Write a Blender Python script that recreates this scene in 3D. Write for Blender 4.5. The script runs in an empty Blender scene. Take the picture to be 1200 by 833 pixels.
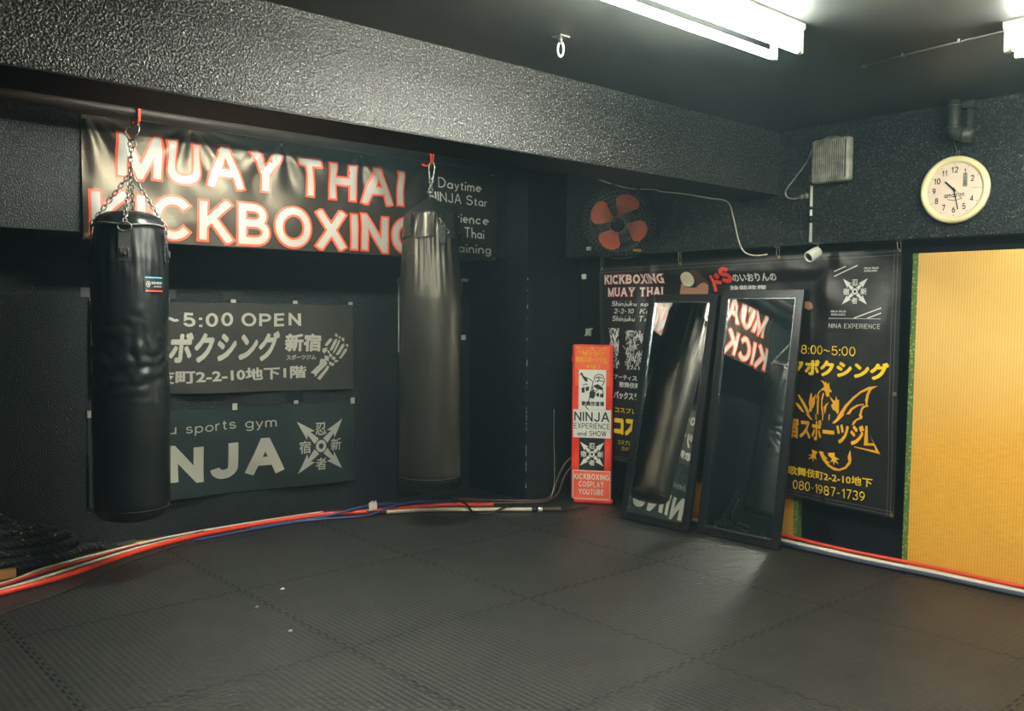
import bpy, bmesh, math, random
from mathutils import Vector, Matrix, noise
from mathutils.geometry import tessellate_polygon

S = bpy.context.scene
COL = S.collection
PI = math.pi

# ---------------------------------------------------------------- camera
cam = bpy.data.cameras.new('camera'); cam.sensor_width = 36.0; cam.lens = 36.0 * 1051.8 / 1200.0
cam.clip_start = 0.05
camo = bpy.data.objects.new('camera', cam); COL.objects.link(camo)
pitch, roll, yaw = 0.04751, -0.008575, 0.84214
fw = Vector((math.cos(pitch) * math.cos(yaw), math.cos(pitch) * math.sin(yaw), -math.sin(pitch)))
rt = Vector((math.sin(yaw), -math.cos(yaw), 0)); dn = fw.cross(rt)
r2 = math.cos(roll) * rt + math.sin(roll) * dn
d2 = -math.sin(roll) * rt + math.cos(roll) * dn
camo.matrix_world = Matrix(((r2.x, -d2.x, -fw.x, 0), (r2.y, -d2.y, -fw.y, 0), (r2.z, -d2.z, -fw.z, 1.45), (0, 0, 0, 1)))
S.camera = camo

# ---------------------------------------------------------------- light and exposure
TUBE = 115.0                      # radiance of the fluorescent tubes
BAY = 1.35                      # the tubes in the bay behind the beam are newer and brighter
TUBE_COL = (1.0, 1.0, 0.88)
w = bpy.data.worlds.new('world'); S.world = w; w.use_nodes = True
bgn = w.node_tree.nodes['Background']; bgn.inputs[0].default_value = (0.10, 0.40, 0.55, 1); bgn.inputs[1].default_value = 0.60
S.view_settings.view_transform = 'Standard'; S.view_settings.look = 'None'
S.view_settings.gamma = 1.0; S.view_settings.use_curve_mapping = False
S.view_settings.exposure = 0.6
HAZE = 0.005                     # thin haze in the air, scatter per metre
vs_ = w.node_tree.nodes.new('ShaderNodeVolumeScatter'); vs_.inputs['Density'].default_value = HAZE
vs_.inputs['Color'].default_value = (0.55, 0.90, 1.0, 1); vs_.inputs['Anisotropy'].default_value = 0.3
w.node_tree.links.new(vs_.outputs[0], [q for q in w.node_tree.nodes if q.type == 'OUTPUT_WORLD'][0].inputs['Volume'])
S.cycles.blur_glossy = 0.0; S.cycles.sample_clamp_indirect = 0.0   # keep the light thrown by the mirrors

# ---------------------------------------------------------------- room measures (metres)
CEIL, XB, XBL, YA, YS, LEDGE = 2.605, 5.08, 5.25, 5.75, 5.30, 1.888

# ---------------------------------------------------------------- materials
def hexc(h):
    v = [int(h[i:i + 2], 16) / 255 for i in (1, 3, 5)]
    return tuple((c / 12.92 if c <= 0.04045 else ((c + 0.055) / 1.055) ** 2.4) for c in v) + (1,)
def newmat(name, col, rough=0.5, metal=0.0, spec=0.5):
    m = bpy.data.materials.new(name); m.use_nodes = True
    b = m.node_tree.nodes['Principled BSDF']
    c = hexc(col) if isinstance(col, str) else tuple(col) + (1,)
    b.inputs['Base Color'].default_value = c; b.inputs['Roughness'].default_value = rough
    b.inputs['Metallic'].default_value = metal; b.inputs['Specular IOR Level'].default_value = spec
    return m
def N(m, t): return m.node_tree.nodes.new(t)
def L(m, a, b): m.node_tree.links.new(a, b)
def coords(m):
    return N(m, 'ShaderNodeTexCoord').outputs['Object']
def mathn(m, op, a, b=None, c=None):
    n = N(m, 'ShaderNodeMath'); n.operation = op
    for i, v in enumerate((a, b, c)):
        if v is None: continue
        if isinstance(v, (int, float)): n.inputs[i].default_value = v
        else: L(m, v, n.inputs[i])
    return n.outputs[0]
def noisy(m, scale, detail=2.0, rough=0.5, vec=None):
    n = N(m, 'ShaderNodeTexNoise'); n.inputs['Scale'].default_value = scale; n.inputs['Detail'].default_value = detail
    n.inputs['Roughness'].default_value = rough
    L(m, vec or coords(m), n.inputs['Vector']); return n.outputs['Fac']
def stretch(m, sx, sy, sz):
    n = N(m, 'ShaderNodeMapping'); n.inputs['Scale'].default_value = (sx, sy, sz); L(m, coords(m), n.inputs['Vector']); return n.outputs[0]
def bump(m, h, strength=0.5, dist=0.003):
    n = N(m, 'ShaderNodeBump'); n.inputs['Strength'].default_value = strength; n.inputs['Distance'].default_value = dist
    L(m, h, n.inputs['Height']); L(m, n.outputs[0], m.node_tree.nodes['Principled BSDF'].inputs['Normal'])
def colmix(m, fac, c1, c2, lo=0.35, hi=0.65):
    r = N(m, 'ShaderNodeMapRange'); r.inputs[1].default_value = lo; r.inputs[2].default_value = hi; L(m, fac, r.inputs[0])
    x = N(m, 'ShaderNodeMix'); x.data_type = 'RGBA'; L(m, r.outputs[0], x.inputs[0])
    x.inputs[6].default_value = hexc(c1) if isinstance(c1, str) else tuple(c1) + (1,)
    x.inputs[7].default_value = hexc(c2) if isinstance(c2, str) else tuple(c2) + (1,)
    L(m, x.outputs[2], m.node_tree.nodes['Principled BSDF'].inputs['Base Color']); return x
def maprough(m, fac, a, b):
    r = N(m, 'ShaderNodeMapRange'); r.inputs[3].default_value = a; r.inputs[4].default_value = b; L(m, fac, r.inputs[0])
    L(m, r.outputs[0], m.node_tree.nodes['Principled BSDF'].inputs['Roughness'])

def stucco(name, c1, c2, scale, strength, rough, coat=0.3, lo=.50, hi=.66):
    """gritty paint: dark ground with pale grain tips painted in as glints, rough under a glossy coat"""
    m = newmat(name, c1, rough); b = m.node_tree.nodes['Principled BSDF']
    b.inputs['Specular IOR Level'].default_value = 0.32; n = noisy(m, scale, 1.0, 0.6); colmix(m, n, c1, c2, lo, hi)  # sparkle of the grit painted as pale speckle in the base colour
    b.inputs['Coat Weight'].default_value = coat; b.inputs['Coat Roughness'].default_value = rough
    for inp, st, di in (('Normal', strength, .012), ('Coat Normal', strength * .8, .006)):
        u = N(m, 'ShaderNodeBump'); u.inputs['Strength'].default_value = st; u.inputs['Distance'].default_value = di
        L(m, n, u.inputs['Height']); L(m, u.outputs[0], b.inputs[inp])
    return m
M = {}
M['stucco_beam'] = stucco('gritty_black_paint', (0.006, 0.010, 0.012), (0.38, 0.365, 0.32), 115, 1.0, 0.36, 1.0, .55, .70)
M['stucco'] = stucco('rough_black_wall_paint', (0.004, 0.009, 0.011), (0.13, 0.13, 0.115), 120, 1.0, 0.40, 0.15, .57, .74)
M['stucco_wall'] = stucco('matt_black_wall_paint', (0.0035, 0.007, 0.009), (0.030, 0.035, 0.035), 120, 1.0, 0.45, 0.0, .54, .72)
M['smooth_black'] = newmat('smooth_black_paint', (0.003, 0.006, 0.0075), 0.5, 0, 0.35); bump(M['smooth_black'], noisy(M['smooth_black'], 30), 0.1, 0.002)
m = M['ceiling'] = newmat('ceiling_paint', (0.05, 0.05, 0.05), 0.50)
bump(m, noisy(m, 60, 3), 0.25, 0.002); colmix(m, noisy(m, 2.2, 4), (0.026, 0.031, 0.032), (0.044, 0.047, 0.043))

# interlocking foam mats: woven relief, jigsaw seams every 1.05 m
m = M['mat_floor'] = newmat('black_foam_mat', (0.02, 0.022, 0.022), 0.42, 0, 0.8)
co = coords(m); sep = N(m, 'ShaderNodeSeparateXYZ'); L(m, co, sep.inputs[0]); ox, oy = sep.outputs[0], sep.outputs[1]
def seam(m, along, across, phase):
    tooth = mathn(m, 'MULTIPLY', mathn(m, 'SIGN', mathn(m, 'SINE', mathn(m, 'MULTIPLY', along, 2 * PI / 0.075))), 0.009)
    q = mathn(m, 'ADD', mathn(m, 'SUBTRACT', across, phase - 0.525), tooth)
    f = mathn(m, 'SUBTRACT', mathn(m, 'FLOORED_MODULO', q, 1.05), 0.525)
    return mathn(m, 'LESS_THAN', mathn(m, 'ABSOLUTE', f), 0.0045)
sm = mathn(m, 'MAXIMUM', seam(m, oy, ox, 2.02), seam(m, ox, oy, 2.25))
wv = mathn(m, 'MULTIPLY', mathn(m, 'SINE', mathn(m, 'MULTIPLY', mathn(m, 'ADD', ox, oy), 2 * PI / 0.058)),
           mathn(m, 'SINE', mathn(m, 'MULTIPLY', mathn(m, 'SUBTRACT', ox, oy), 2 * PI / 0.058)))
wear = noisy(m, 1.7, 4, 0.6, co)
wvh = mathn(m, 'MULTIPLY', wv, mathn(m, 'MULTIPLY', wear, 0.9))
h = mathn(m, 'SUBTRACT', mathn(m, 'ADD', wvh, mathn(m, 'MULTIPLY', noisy(m, 420, 1, 0.5, co), 0.5)), mathn(m, 'MULTIPLY', sm, 2.0))
bump(m, h, 1.0, 0.0034)
mx = colmix(m, mathn(m, 'ADD', noisy(m, 3.2, 5, 0.65, co), mathn(m, 'MULTIPLY', wvh, 0.10)), (0.014, 0.017, 0.0165), (0.028, 0.029, 0.025), 0.3, 0.7)
mx2 = N(m, 'ShaderNodeMix'); mx2.data_type = 'RGBA'; L(m, mathn(m, 'MULTIPLY', sm, 0.8), mx2.inputs[0]); L(m, mx.outputs[2], mx2.inputs[6])
mx2.inputs[7].default_value = (0.003, 0.003, 0.003, 1); L(m, mx2.outputs[2], m.node_tree.nodes['Principled BSDF'].inputs['Base Color'])
L(m, mathn(m, 'SUBTRACT', 0.45, mathn(m, 'MULTIPLY', sm, 0.40)), m.node_tree.nodes['Principled BSDF'].inputs['Specular IOR Level'])

m = M['vinyl'] = newmat('black_banner_vinyl', (0.017, 0.0155, 0.0125), 0.40, 0, 0.6); m.node_tree.nodes['Principled BSDF'].inputs['Specular Tint'].default_value = (1.0, .88, .66, 1); bump(m, noisy(m, 14, 2, 0.5), 0.10, 0.01)
m = M['vinyl_b'] = newmat('dark_banner_vinyl', (0.011, 0.011, 0.0105), 0.38); bump(m, noisy(m, 8, 3, 0.6), 0.2, 0.02)
m = M['cloth'] = newmat('charcoal_flag_cloth', (0.028, 0.029, 0.025), 0.85, 0, 0.2); bump(m, noisy(m, 600, 1), 0.15, 0.001)
m = M['cloth_green'] = newmat('dark_green_flag_cloth', (0.014, 0.022, 0.022), 0.85, 0, 0.2); bump(m, noisy(m, 600, 1), 0.15, 0.001)
M['print_white'] = newmat('white_print', '#8e8e86', 0.55)
M['print_bright'] = newmat('bright_white_print', '#d6d6ca', 0.55)
M['print_flag'] = newmat('off_white_print', '#919185', 0.7, 0, 0.2)
M['print_orange'] = newmat('orange_red_print', '#c2421c', 0.5)
M['print_yellow'] = newmat('yellow_print', '#f0cb1e', 0.5)
M['print_gold'] = newmat('golden_print', '#e9a91c', 0.5)
M['print_red'] = newmat('red_print', '#e2452a', 0.5)
M['print_pale'] = newmat('pale_print', '#d2d6cf', 0.5)
M['print_black'] = newmat('black_print', '#151817', 0.5)
M['print_skin'] = newmat('skin_tone_print', '#a87a5a', 0.5)
M['print_hair'] = newmat('brown_hair_print', '#4a3526', 0.5)
M['print_cream'] = newmat('cream_print', '#cfcaa8', 0.5)
m = M['leather'] = newmat('black_bag_leather', (0.006, 0.0085, 0.009), 0.30); bump(m, noisy(m, 260, 2), 0.12, 0.0015); maprough(m, noisy(m, 7, 3), 0.24, 0.42)
m = M['leather_matt'] = newmat('worn_black_bag_leather', (0.012, 0.0125, 0.011), 0.38, 0, 0.75); m.node_tree.nodes['Principled BSDF'].inputs['Specular Tint'].default_value = (1.0, .92, .74, 1); bump(m, noisy(m, 260, 2), 0.15, 0.0015); maprough(m, noisy(m, 5, 4), 0.30, 0.46)
M['piping'] = newmat('grey_piping', '#6f706a', 0.4)
M['webbing'] = newmat('black_webbing', (0.02, 0.021, 0.02), 0.7)
m = M['chain'] = newmat('steel_chain', '#8b8a82', 0.42, 1.0); colmix(m, noisy(m, 90, 2), '#5e5c56', '#9c9a92')
M['red_strap'] = newmat('red_strap_webbing', '#c23417', 0.6)
M['brown_pipe'] = newmat('dark_brown_pipe_paint', (0.009, 0.0058, 0.005), 0.5, 0, 0.2)
M['mirror'] = newmat('mirror_glass', (0.88, 0.91, 0.90), 0.0, 1.0)
m = M['black_frame'] = newmat('black_lacquered_frame', (0.008, 0.010, 0.011), 0.28); maprough(m, noisy(m, 14, 3), 0.2, 0.45)
M['frame_edge'] = newmat('bare_silver_edge', '#8f9a9c', 0.25, 1.0)
m = M['red_case'] = newmat('red_sign_case', '#e0331f', 0.4); colmix(m, noisy(m, 6, 3), '#d92c1a', '#ee4530')
M['sheet_orange'] = newmat('pale_orange_sheet', '#f2693f', 0.35)
M['sheet_salmon'] = newmat('salmon_sheet', '#f0603c', 0.4)
M['paper'] = newmat('white_paper', '#d6dacf', 0.6)
M['white_plastic'] = newmat('white_plastic', '#d9dad0', 0.35)
m = M['cream_plastic'] = newmat('cream_clock_rim', '#efe5b0', 0.3)
M['clock_face'] = newmat('pinkish_clock_face', '#ead6c0', 0.5)
m = M['tatami'] = newmat('woven_rush', '#dca236', 0.55, 0, 0.3)
co = coords(m); sep = N(m, 'ShaderNodeSeparateXYZ'); L(m, co, sep.inputs[0])
vb = mathn(m, 'ABSOLUTE', mathn(m, 'SINE', mathn(m, 'MULTIPLY', sep.outputs[1], PI / 0.0155)))
hb = mathn(m, 'SINE', mathn(m, 'MULTIPLY', sep.outputs[2], 2 * PI / 0.009))
bump(m, mathn(m, 'ADD', mathn(m, 'POWER', vb, 0.35), mathn(m, 'MULTIPLY', hb, 0.35)), 0.6, 0.002)
sv = N(m, 'ShaderNodeMapping'); sv.inputs['Scale'].default_value = (1, 5, 90); L(m, co, sv.inputs[0])
mx = colmix(m, noisy(m, 3.0, 3, 0.6, sv.outputs[0]), '#e0a02a', '#efb547', 0.3, 0.7)
zr = N(m, 'ShaderNodeMapRange'); zr.inputs[1].default_value = 0.85; zr.inputs[2].default_value = 1.35; L(m, mathn(m, 'ADD', sep.outputs[2], mathn(m, 'MULTIPLY', noisy(m, 2.0, 3, 0.6, co), 0.3)), zr.inputs[0])
mz = N(m, 'ShaderNodeMix'); mz.data_type = 'RGBA'; L(m, zr.outputs[0], mz.inputs[0]); L(m, mx.outputs[2], mz.inputs[6]); mz.inputs[7].default_value = hexc('#e8bb66')
g = N(m, 'ShaderNodeMix'); g.data_type = 'RGBA'; g.blend_type = 'MULTIPLY'; g.inputs[0].default_value = 0.35
L(m, mz.outputs[2], g.inputs[6]); L(m, mathn(m, 'POWER', vb, 0.3), g.inputs[7]); L(m, g.outputs[2], m.node_tree.nodes['Principled BSDF'].inputs['Base Color'])
m = M['tatami_edge'] = newmat('green_brocade_edge', '#5f7d2e', 0.6)
v = N(m, 'ShaderNodeTexVoronoi'); v.inputs['Scale'].default_value = 55; L(m, coords(m), v.inputs['Vector']); colmix(m, v.outputs['Distance'], '#9a9c3e', '#4e7032', 0.25, 0.4)
M['fan_blade'] = newmat('translucent_orange_plastic', '#ff7d4a', 0.35); M['fan_blade'].node_tree.nodes['Principled BSDF'].inputs['Transmission Weight'].default_value = 0.1
M['wire'] = newmat('grey_cage_wire', '#8b9494', 0.35, 0.6)
M['black_plastic'] = newmat('black_plastic', (0.010, 0.012, 0.013), 0.45)
M['galv'] = newmat('dull_galvanised_metal', '#7d8078', 0.4, 0.7)
m = M['duct_grey'] = newmat('dark_duct_metal', '#4f514b', 0.5, 0.5)
m = M['unit_grey'] = newmat('weathered_grey_casting', '#a3a393', 0.45, 0.2); colmix(m, noisy(m, 18, 4), '#83857b', '#b9b8a6')
M['unit_dark'] = newmat('dark_fin_gap', '#3d403c', 0.6)
M['lamp_white'] = newmat('white_lamp_enamel', '#e6e8dc', 0.4)
m = M['tube'] = bpy.data.materials.new('lit_fluorescent_tube'); m.use_nodes = True
b = m.node_tree.nodes['Principled BSDF']; b.inputs['Base Color'].default_value = (0.9, 0.9, 0.9, 1)
b.inputs['Emission Color'].default_value = TUBE_COL + (1,); b.inputs['Emission Strength'].default_value = TUBE
M['tube_dim'] = M['tube'].copy(); M['tube_dim'].node_tree.nodes['Principled BSDF'].inputs['Emission Strength'].default_value = TUBE * BAY
M['hose_red'] = newmat('red_hose', '#dd3a22', 0.35)
M['cable_white'] = newmat('off_white_cable', '#cfc8b0', 0.4)
M['cable_blue'] = newmat('blue_cable', '#26426f', 0.4)
M['cable_black'] = newmat('black_cable', (0.012, 0.014, 0.016), 0.4)
M['cable_brown'] = newmat('brown_cable', '#4a382d', 0.45)
m = M['rope'] = newmat('black_battle_rope', (0.010, 0.014, 0.015), 0.7)
sv = stretch(m, 1, 1, 1); colmix(m, noisy(m, 38, 1, 0.5, sv), (0.010, 0.015, 0.016), '#a99a2a', 0.685, 0.695)
M['cardboard'] = newmat('tan_cardboard', '#a5753c', 0.8)
M['brass'] = newmat('brass_eyelet', '#c9a14a', 0.35, 0.9)
M['tape_white'] = newmat('white_tape', '#b9beb4', 0.5)
M['tape_black'] = newmat('black_tape', (0.006, 0.008, 0.009), 0.35)
M['clear_tape'] = newmat('crumpled_clear_tape', '#9a8c74', 0.2)
M['hem'] = newmat('stitched_hem', (0.045, 0.045, 0.042), 0.5)

# ---------------------------------------------------------------- mesh builder
class MB:
    def __init__(s): s.v = []; s.f = []; s.smooth = []
    def add(s, vs, fs, smooth=False):
        o = len(s.v); s.v += [tuple(p) for p in vs]; s.f += [tuple(i + o for i in f) for f in fs]; s.smooth += [smooth] * len(fs); return s
    def box(s, x0, y0, z0, x1, y1, z1, bev=0.0):
        b = min(bev, (x1 - x0) / 2.01, (y1 - y0) / 2.01, (z1 - z0) / 2.01)
        if b <= 0:
            v = [(x, y, z) for x in (x0, x1) for y in (y0, y1) for z in (z0, z1)]
            return s.add(v, [(0, 1, 3, 2), (4, 6, 7, 5), (0, 4, 5, 1), (2, 3, 7, 6), (0, 2, 6, 4), (1, 5, 7, 3)])
        bm = bmesh.new(); bmesh.ops.create_cube(bm, size=1)
        for q in bm.verts: q.co = Vector(((x0 + x1) / 2 + q.co.x * (x1 - x0), (y0 + y1) / 2 + q.co.y * (y1 - y0), (z0 + z1) / 2 + q.co.z * (z1 - z0)))
        bmesh.ops.bevel(bm, geom=bm.edges[:], offset=b, segments=2, profile=0.5, affect='EDGES')
        bm.verts.index_update(); s.add([q.co for q in bm.verts], [[q.index for q in f.verts] for f in bm.faces]); bm.free(); return s
    def tube(s, pts, r, n=8, closed=False, caps=True, smooth=True):
        pts = [Vector(p) for p in pts]; k = len(pts)
        rr = r if isinstance(r, (list, tuple)) else [r] * k
        vs = []; ref = None
        for i, p in enumerate(pts):
            if closed: t = pts[(i + 1) % k] - pts[i - 1]
            else: t = pts[min(i + 1, k - 1)] - pts[max(i - 1, 0)]
            t.normalize()
            if ref is None:
                ref = Vector((0, 0, 1)) if abs(t.z) < 0.9 else Vector((1, 0, 0))
            a = ref - t * ref.dot(t)
            if a.length < 1e-6: a = t.orthogonal()
            a.normalize(); b = t.cross(a); ref = a
            vs += [p + (a * math.cos(2 * PI * j / n) + b * math.sin(2 * PI * j / n)) * rr[i] for j in range(n)]
        fs = []
        for i in range(k if closed else k - 1):
            for j in range(n):
                a0 = i * n + j; a1 = i * n + (j + 1) % n; i2 = (i + 1) % k
                fs.append((a0, a1, i2 * n + (j + 1) % n, i2 * n + j))
        if caps and not closed: fs += [tuple(range(n))[::-1], tuple(range((k - 1) * n, k * n))]
        return s.add(vs, fs, smooth)
    def lathe(s, prof, n=32, fn=None, smooth=True, capb=False, capt=False):
        vs = []
        for (r, z) in prof:
            for j in range(n):
                a = 2 * PI * j / n; q = r if fn is None else fn(a, z, r)
                vs.append((q * math.cos(a), q * math.sin(a), z))
        fs = [(i * n + j, i * n + (j + 1) % n, (i + 1) * n + (j + 1) % n, (i + 1) * n + j) for i in range(len(prof) - 1) for j in range(n)]
        if capb: fs.append(tuple(range(n))[::-1])
        if capt: fs.append(tuple(range((len(prof) - 1) * n, len(prof) * n)))
        return s.add(vs, fs, smooth)
    def xf(s, mat, start=0):
        s.v[start:] = [tuple(mat @ Vector(p)) for p in s.v[start:]]; return s
    def build(s, name, mat, parent=None, origin=None):
        me = bpy.data.meshes.new(name)
        o0 = Vector(origin) if origin else Vector((0, 0, 0))
        me.from_pydata([tuple(Vector(p) - o0) for p in s.v], [], s.f)
        me.polygons.foreach_set('use_smooth', s.smooth); me.update()
        me.materials.append(M[mat] if isinstance(mat, str) else mat)
        o = bpy.data.objects.new(name, me); COL.objects.link(o)
        if parent: o.parent = parent
        elif origin: o.location = o0
        return o
def tag(o, label=None, cat=None, group=None, kind=None):
    if label: o['label'] = label
    if cat: o['category'] = cat
    if group: o['group'] = group
    if kind: o['kind'] = kind
    return o
def empty(name, loc, label, cat, group=None):
    o = bpy.data.objects.new(name, None); o.location = loc; o.empty_display_size = 0.1; COL.objects.link(o)
    return tag(o, label, cat, group)
def spline(pts, n=6):
    P = [Vector(p) for p in pts]; out = []
    for i in range(len(P) - 1):
        p0 = P[max(i - 1, 0)]; p1 = P[i]; p2 = P[i + 1]; p3 = P[min(i + 2, len(P) - 1)]
        for k in range(n):
            t = k / n
            out.append(0.5 * ((2 * p1) + (p2 - p0) * t + (2 * p0 - 5 * p1 + 4 * p2 - p3) * t * t + (3 * p1 - p0 - 3 * p2 + p3) * t ** 3))
    return out + [P[-1]]
def struct(name, mat, *boxes, bev=0.0):
    b = MB()
    for q in boxes: b.box(*q, bev)
    return tag(b.build(name, mat), kind='structure')

# ---------------------------------------------------------------- lettering: flat polygons in (u, v)
def arc(cx, cy, rx, ry, a0, a1, n=12):
    return [(cx + rx * math.cos(math.radians(a0 + (a1 - a0) * i / n)), cy + ry * math.sin(math.radians(a0 + (a1 - a0) * i / n))) for i in range(n + 1)]
O_ = lambda w: [arc(w / 2, .5, w / 2, .5, 90, 450, 24)]
def bowl(w, y0, y1):                                   # open at the left, like the right side of D
    r = (y1 - y0) / 2; k = max(w - r * 0.95, 0)
    return [(0, y1), (k, y1)] + arc(k, (y0 + y1) / 2, w - k, r, 90, -90, 10)[1:-1] + [(k, y0), (0, y0)]
G = {  # advance width, strokes (unit cap height; the centre line of each stroke)
 'A': (.74, [[(0, -.1), (.37, 1.08), (.74, -.1)], [(.14, .33), (.60, .33)]]),
 'B': (.60, [[(0, 0), (0, 1)], bowl(.52, .53, 1), bowl(.58, 0, .53)]),
 'C': (.70, [arc(.36, .5, .36, .5, 38, 322, 20)]),
 'D': (.64, [[(0, 0), (0, 1)], bowl(.64, 0, 1)]),
 'E': (.54, [[(.54, 1), (0, 1), (0, 0), (.54, 0)], [(0, .53), (.49, .53)]]),
 'F': (.52, [[(.52, 1), (0, 1), (0, -.05)], [(0, .5), (.46, .5)]]),
 'G': (.72, [arc(.37, .5, .37, .5, 42, 345, 20) + [(.73, .46), (.42, .46)], [(.73, .46), (.73, 0)]]),
 'H': (.60, [[(0, -.05), (0, 1.05)], [(.60, -.05), (.60, 1.05)], [(0, .53), (.60, .53)]]),
 'I': (.0, [[(0, -.05), (0, 1.05)]]),
 'J': (.44, [[(.44, 1.05), (.44, .25)] + arc(.22, .23, .22, .23, 0, -180, 10)]),
 'K': (.60, [[(0, -.05), (0, 1.05)], [(.60, 1.08), (0, .36)], [(.20, .60), (.64, -.08)]]),
 'L': (.48, [[(0, 1.05), (0, 0), (.48, 0)]]),
 'M': (.74, [[(0, -.05), (0, 1.0), (.37, 0.02), (.74, 1.0), (.74, -.05)]]),
 'N': (.60, [[(0, -.05), (0, 1.0), (.60, 0), (.60, 1.05)]]),
 'O': (.74, O_(.74)), 'Q': (.74, O_(.74) + [[(.48, .25), (.76, -.04)]]),
 'P': (.58, [[(0, -.05), (0, 1)], bowl(.58, .46, 1)]),
 'R': (.60, [[(0, -.05), (0, 1)], bowl(.57, .48, 1), [(.36, .48), (.60, -.08)]]),
 'S': (.58, [arc(.29, .755, .27, .245, 20, 180, 8) + arc(.29, .755, .27, .235, 180, 265, 5)[1:] + arc(.29, .26, .30, .26, 80, 0, 5) + arc(.29, .26, .30, .26, 0, -165, 9)[1:]]),
 'T': (.62, [[(0, 1), (.62, 1)], [(.31, 1), (.31, -.05)]]),
 'U': (.58, [[(0, 1.05), (0, .30)] + arc(.29, .29, .29, .29, 180, 360, 12) + [(.58, .30), (.58, 1.05)]]),
 'V': (.66, [[(0, 1.08), (.33, -.08), (.66, 1.08)]]), 'W': (.96, [[(0, 1.08), (.24, -.02), (.48, 1.0), (.72, -.02), (.96, 1.08)]]),
 'X': (.66, [[(0, 1.08), (.66, -.08)], [(.66, 1.08), (0, -.08)]]),
 'Y': (.66, [[(0, 1.08), (.33, .45), (.66, 1.08)], [(.33, .45), (.33, -.05)]]), 'Z': (.6, [[(0, 1), (.6, 1), (0, 0), (.6, 0)]]),
 '0': (.52, O_(.52)), '1': (.30, [[(.04, .76), (.26, 1.0), (.26, -.05)]]),
 '2': (.52, [arc(.26, .72, .26, .28, 170, -35, 10) + [(0, 0), (.54, 0)]]),
 '3': (.52, [arc(.25, .76, .23, .24, 165, -75, 9) + arc(.25, .26, .27, .26, 75, -165, 10)]),
 '4': (.54, [[(.40, -.05), (.40, 1), (0, .27), (.56, .27)]]),
 '5': (.52, [[(.48, 1), (.08, 1), (.03, .50)] + arc(.25, .31, .27, .31, 130, -160, 12)]),
 '6': (.52, [arc(.27, .30, .25, .30, 90, 450, 16), arc(.52, .28, .50, .72, 180, 105, 8)]),
 '7': (.50, [[(0, 1), (.50, 1), (.16, -.05)]]),
 '8': (.52, [arc(.26, .76, .22, .24, 90, 450, 16), arc(.26, .27, .26, .27, 90, 450, 16)]),
 '9': (.52, [arc(.25, .70, .25, .30, 90, 450, 16), arc(.0, .72, .50, .72, 0, -75, 8)]),
 ':': (.0, [[(0, -.12), (0, .10)], [(0, .52), (0, .72)]]), '-': (.30, [[(0, .42), (.30, .42)]]), '.': (0, [[(0, -.12), (0, .10)]]),
 '~': (.60, [arc(.15, .42, .15, .13, 170, 20, 6) + arc(.45, .52, .15, .13, 200, 350, 6)]), '/': (.3, [[(0, 0), (.3, 1)]]),
 'a': (.44, [arc(.22, .25, .22, .25, 0, 360, 16), [(.44, .52), (.44, 0)]]), 'b': (.44, [[(0, 1), (0, 0)], arc(.22, .25, .22, .25, 0, 360, 16)]),
 'c': (.42, [arc(.22, .25, .22, .25, 45, 315, 12)]), 'd': (.44, [arc(.22, .25, .22, .25, 0, 360, 16), [(.44, 1), (.44, 0)]]),
 'e': (.44, [[(0, .27), (.44, .27)] + arc(.22, .25, .22, .25, 5, 310, 14)]), 'g': (.44, [arc(.22, .25, .22, .25, 0, 360, 16), [(.44, .5), (.44, -.1)] + arc(.22, -.1, .22, .17, 0, -150, 8)]),
 'h': (.40, [[(0, 1), (0, 0)], [(0, .3)] + arc(.20, .30, .20, .21, 180, 0, 8) + [(.40, 0)]]), 'i': (0, [[(0, .5), (0, 0)], [(0, .72), (0, .85)]]),
 'j': (.1, [[(.1, .5), (.1, -.15), (0, -.25)], [(.1, .72), (.1, .85)]]), 'k': (.40, [[(0, 1), (0, 0)], [(.38, .52), (0, .2)], [(.12, .30), (.42, 0)]]),
 'l': (0, [[(0, 1), (0, 0)]]), 'm': (.66, [[(0, .52), (0, 0)], [(0, .3)] + arc(.165, .31, .165, .2, 180, 0, 8) + [(.33, 0)], [(.33, .3)] + arc(.495, .31, .165, .2, 180, 0, 8) + [(.66, 0)]]),
 'n': (.40, [[(0, .52), (0, 0)], [(0, .3)] + arc(.20, .30, .20, .21, 180, 0, 8) + [(.40, 0)]]), 'o': (.46, [arc(.23, .25, .23, .25, 0, 360, 16)]),
 'p': (.44, [[(0, .52), (0, -.27)], arc(.22, .25, .22, .25, 0, 360, 16)]), 'r': (.24, [[(0, .52), (0, 0)], [(0, .28)] + arc(.22, .28, .22, .23, 180, 85, 6)]),
 's': (.36, [arc(.18, .375, .16, .125, 20, 265, 10) + arc(.18, .13, .18, .13, 80, -165, 10)]), 't': (.24, [[(.1, .72), (.1, .1), (.16, 0), (.26, 0)], [(0, .5), (.25, .5)]]),
 'u': (.40, [[(0, .52), (0, .2)] + arc(.20, .21, .20, .21, 180, 360, 8) + [(.40, .52)], [(.40, .5), (.40, 0)]]), 'x': (.42, [[(0, .52), (.42, 0)], [(.42, .52), (0, 0)]]),
 'y': (.42, [[(0, .52), (.22, 0)], [(.42, .52), (.18, -.15), (.05, -.27)]]), 'z': (.4, [[(0, .5), (.4, .5), (0, 0), (.4, 0)]]),
}
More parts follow.
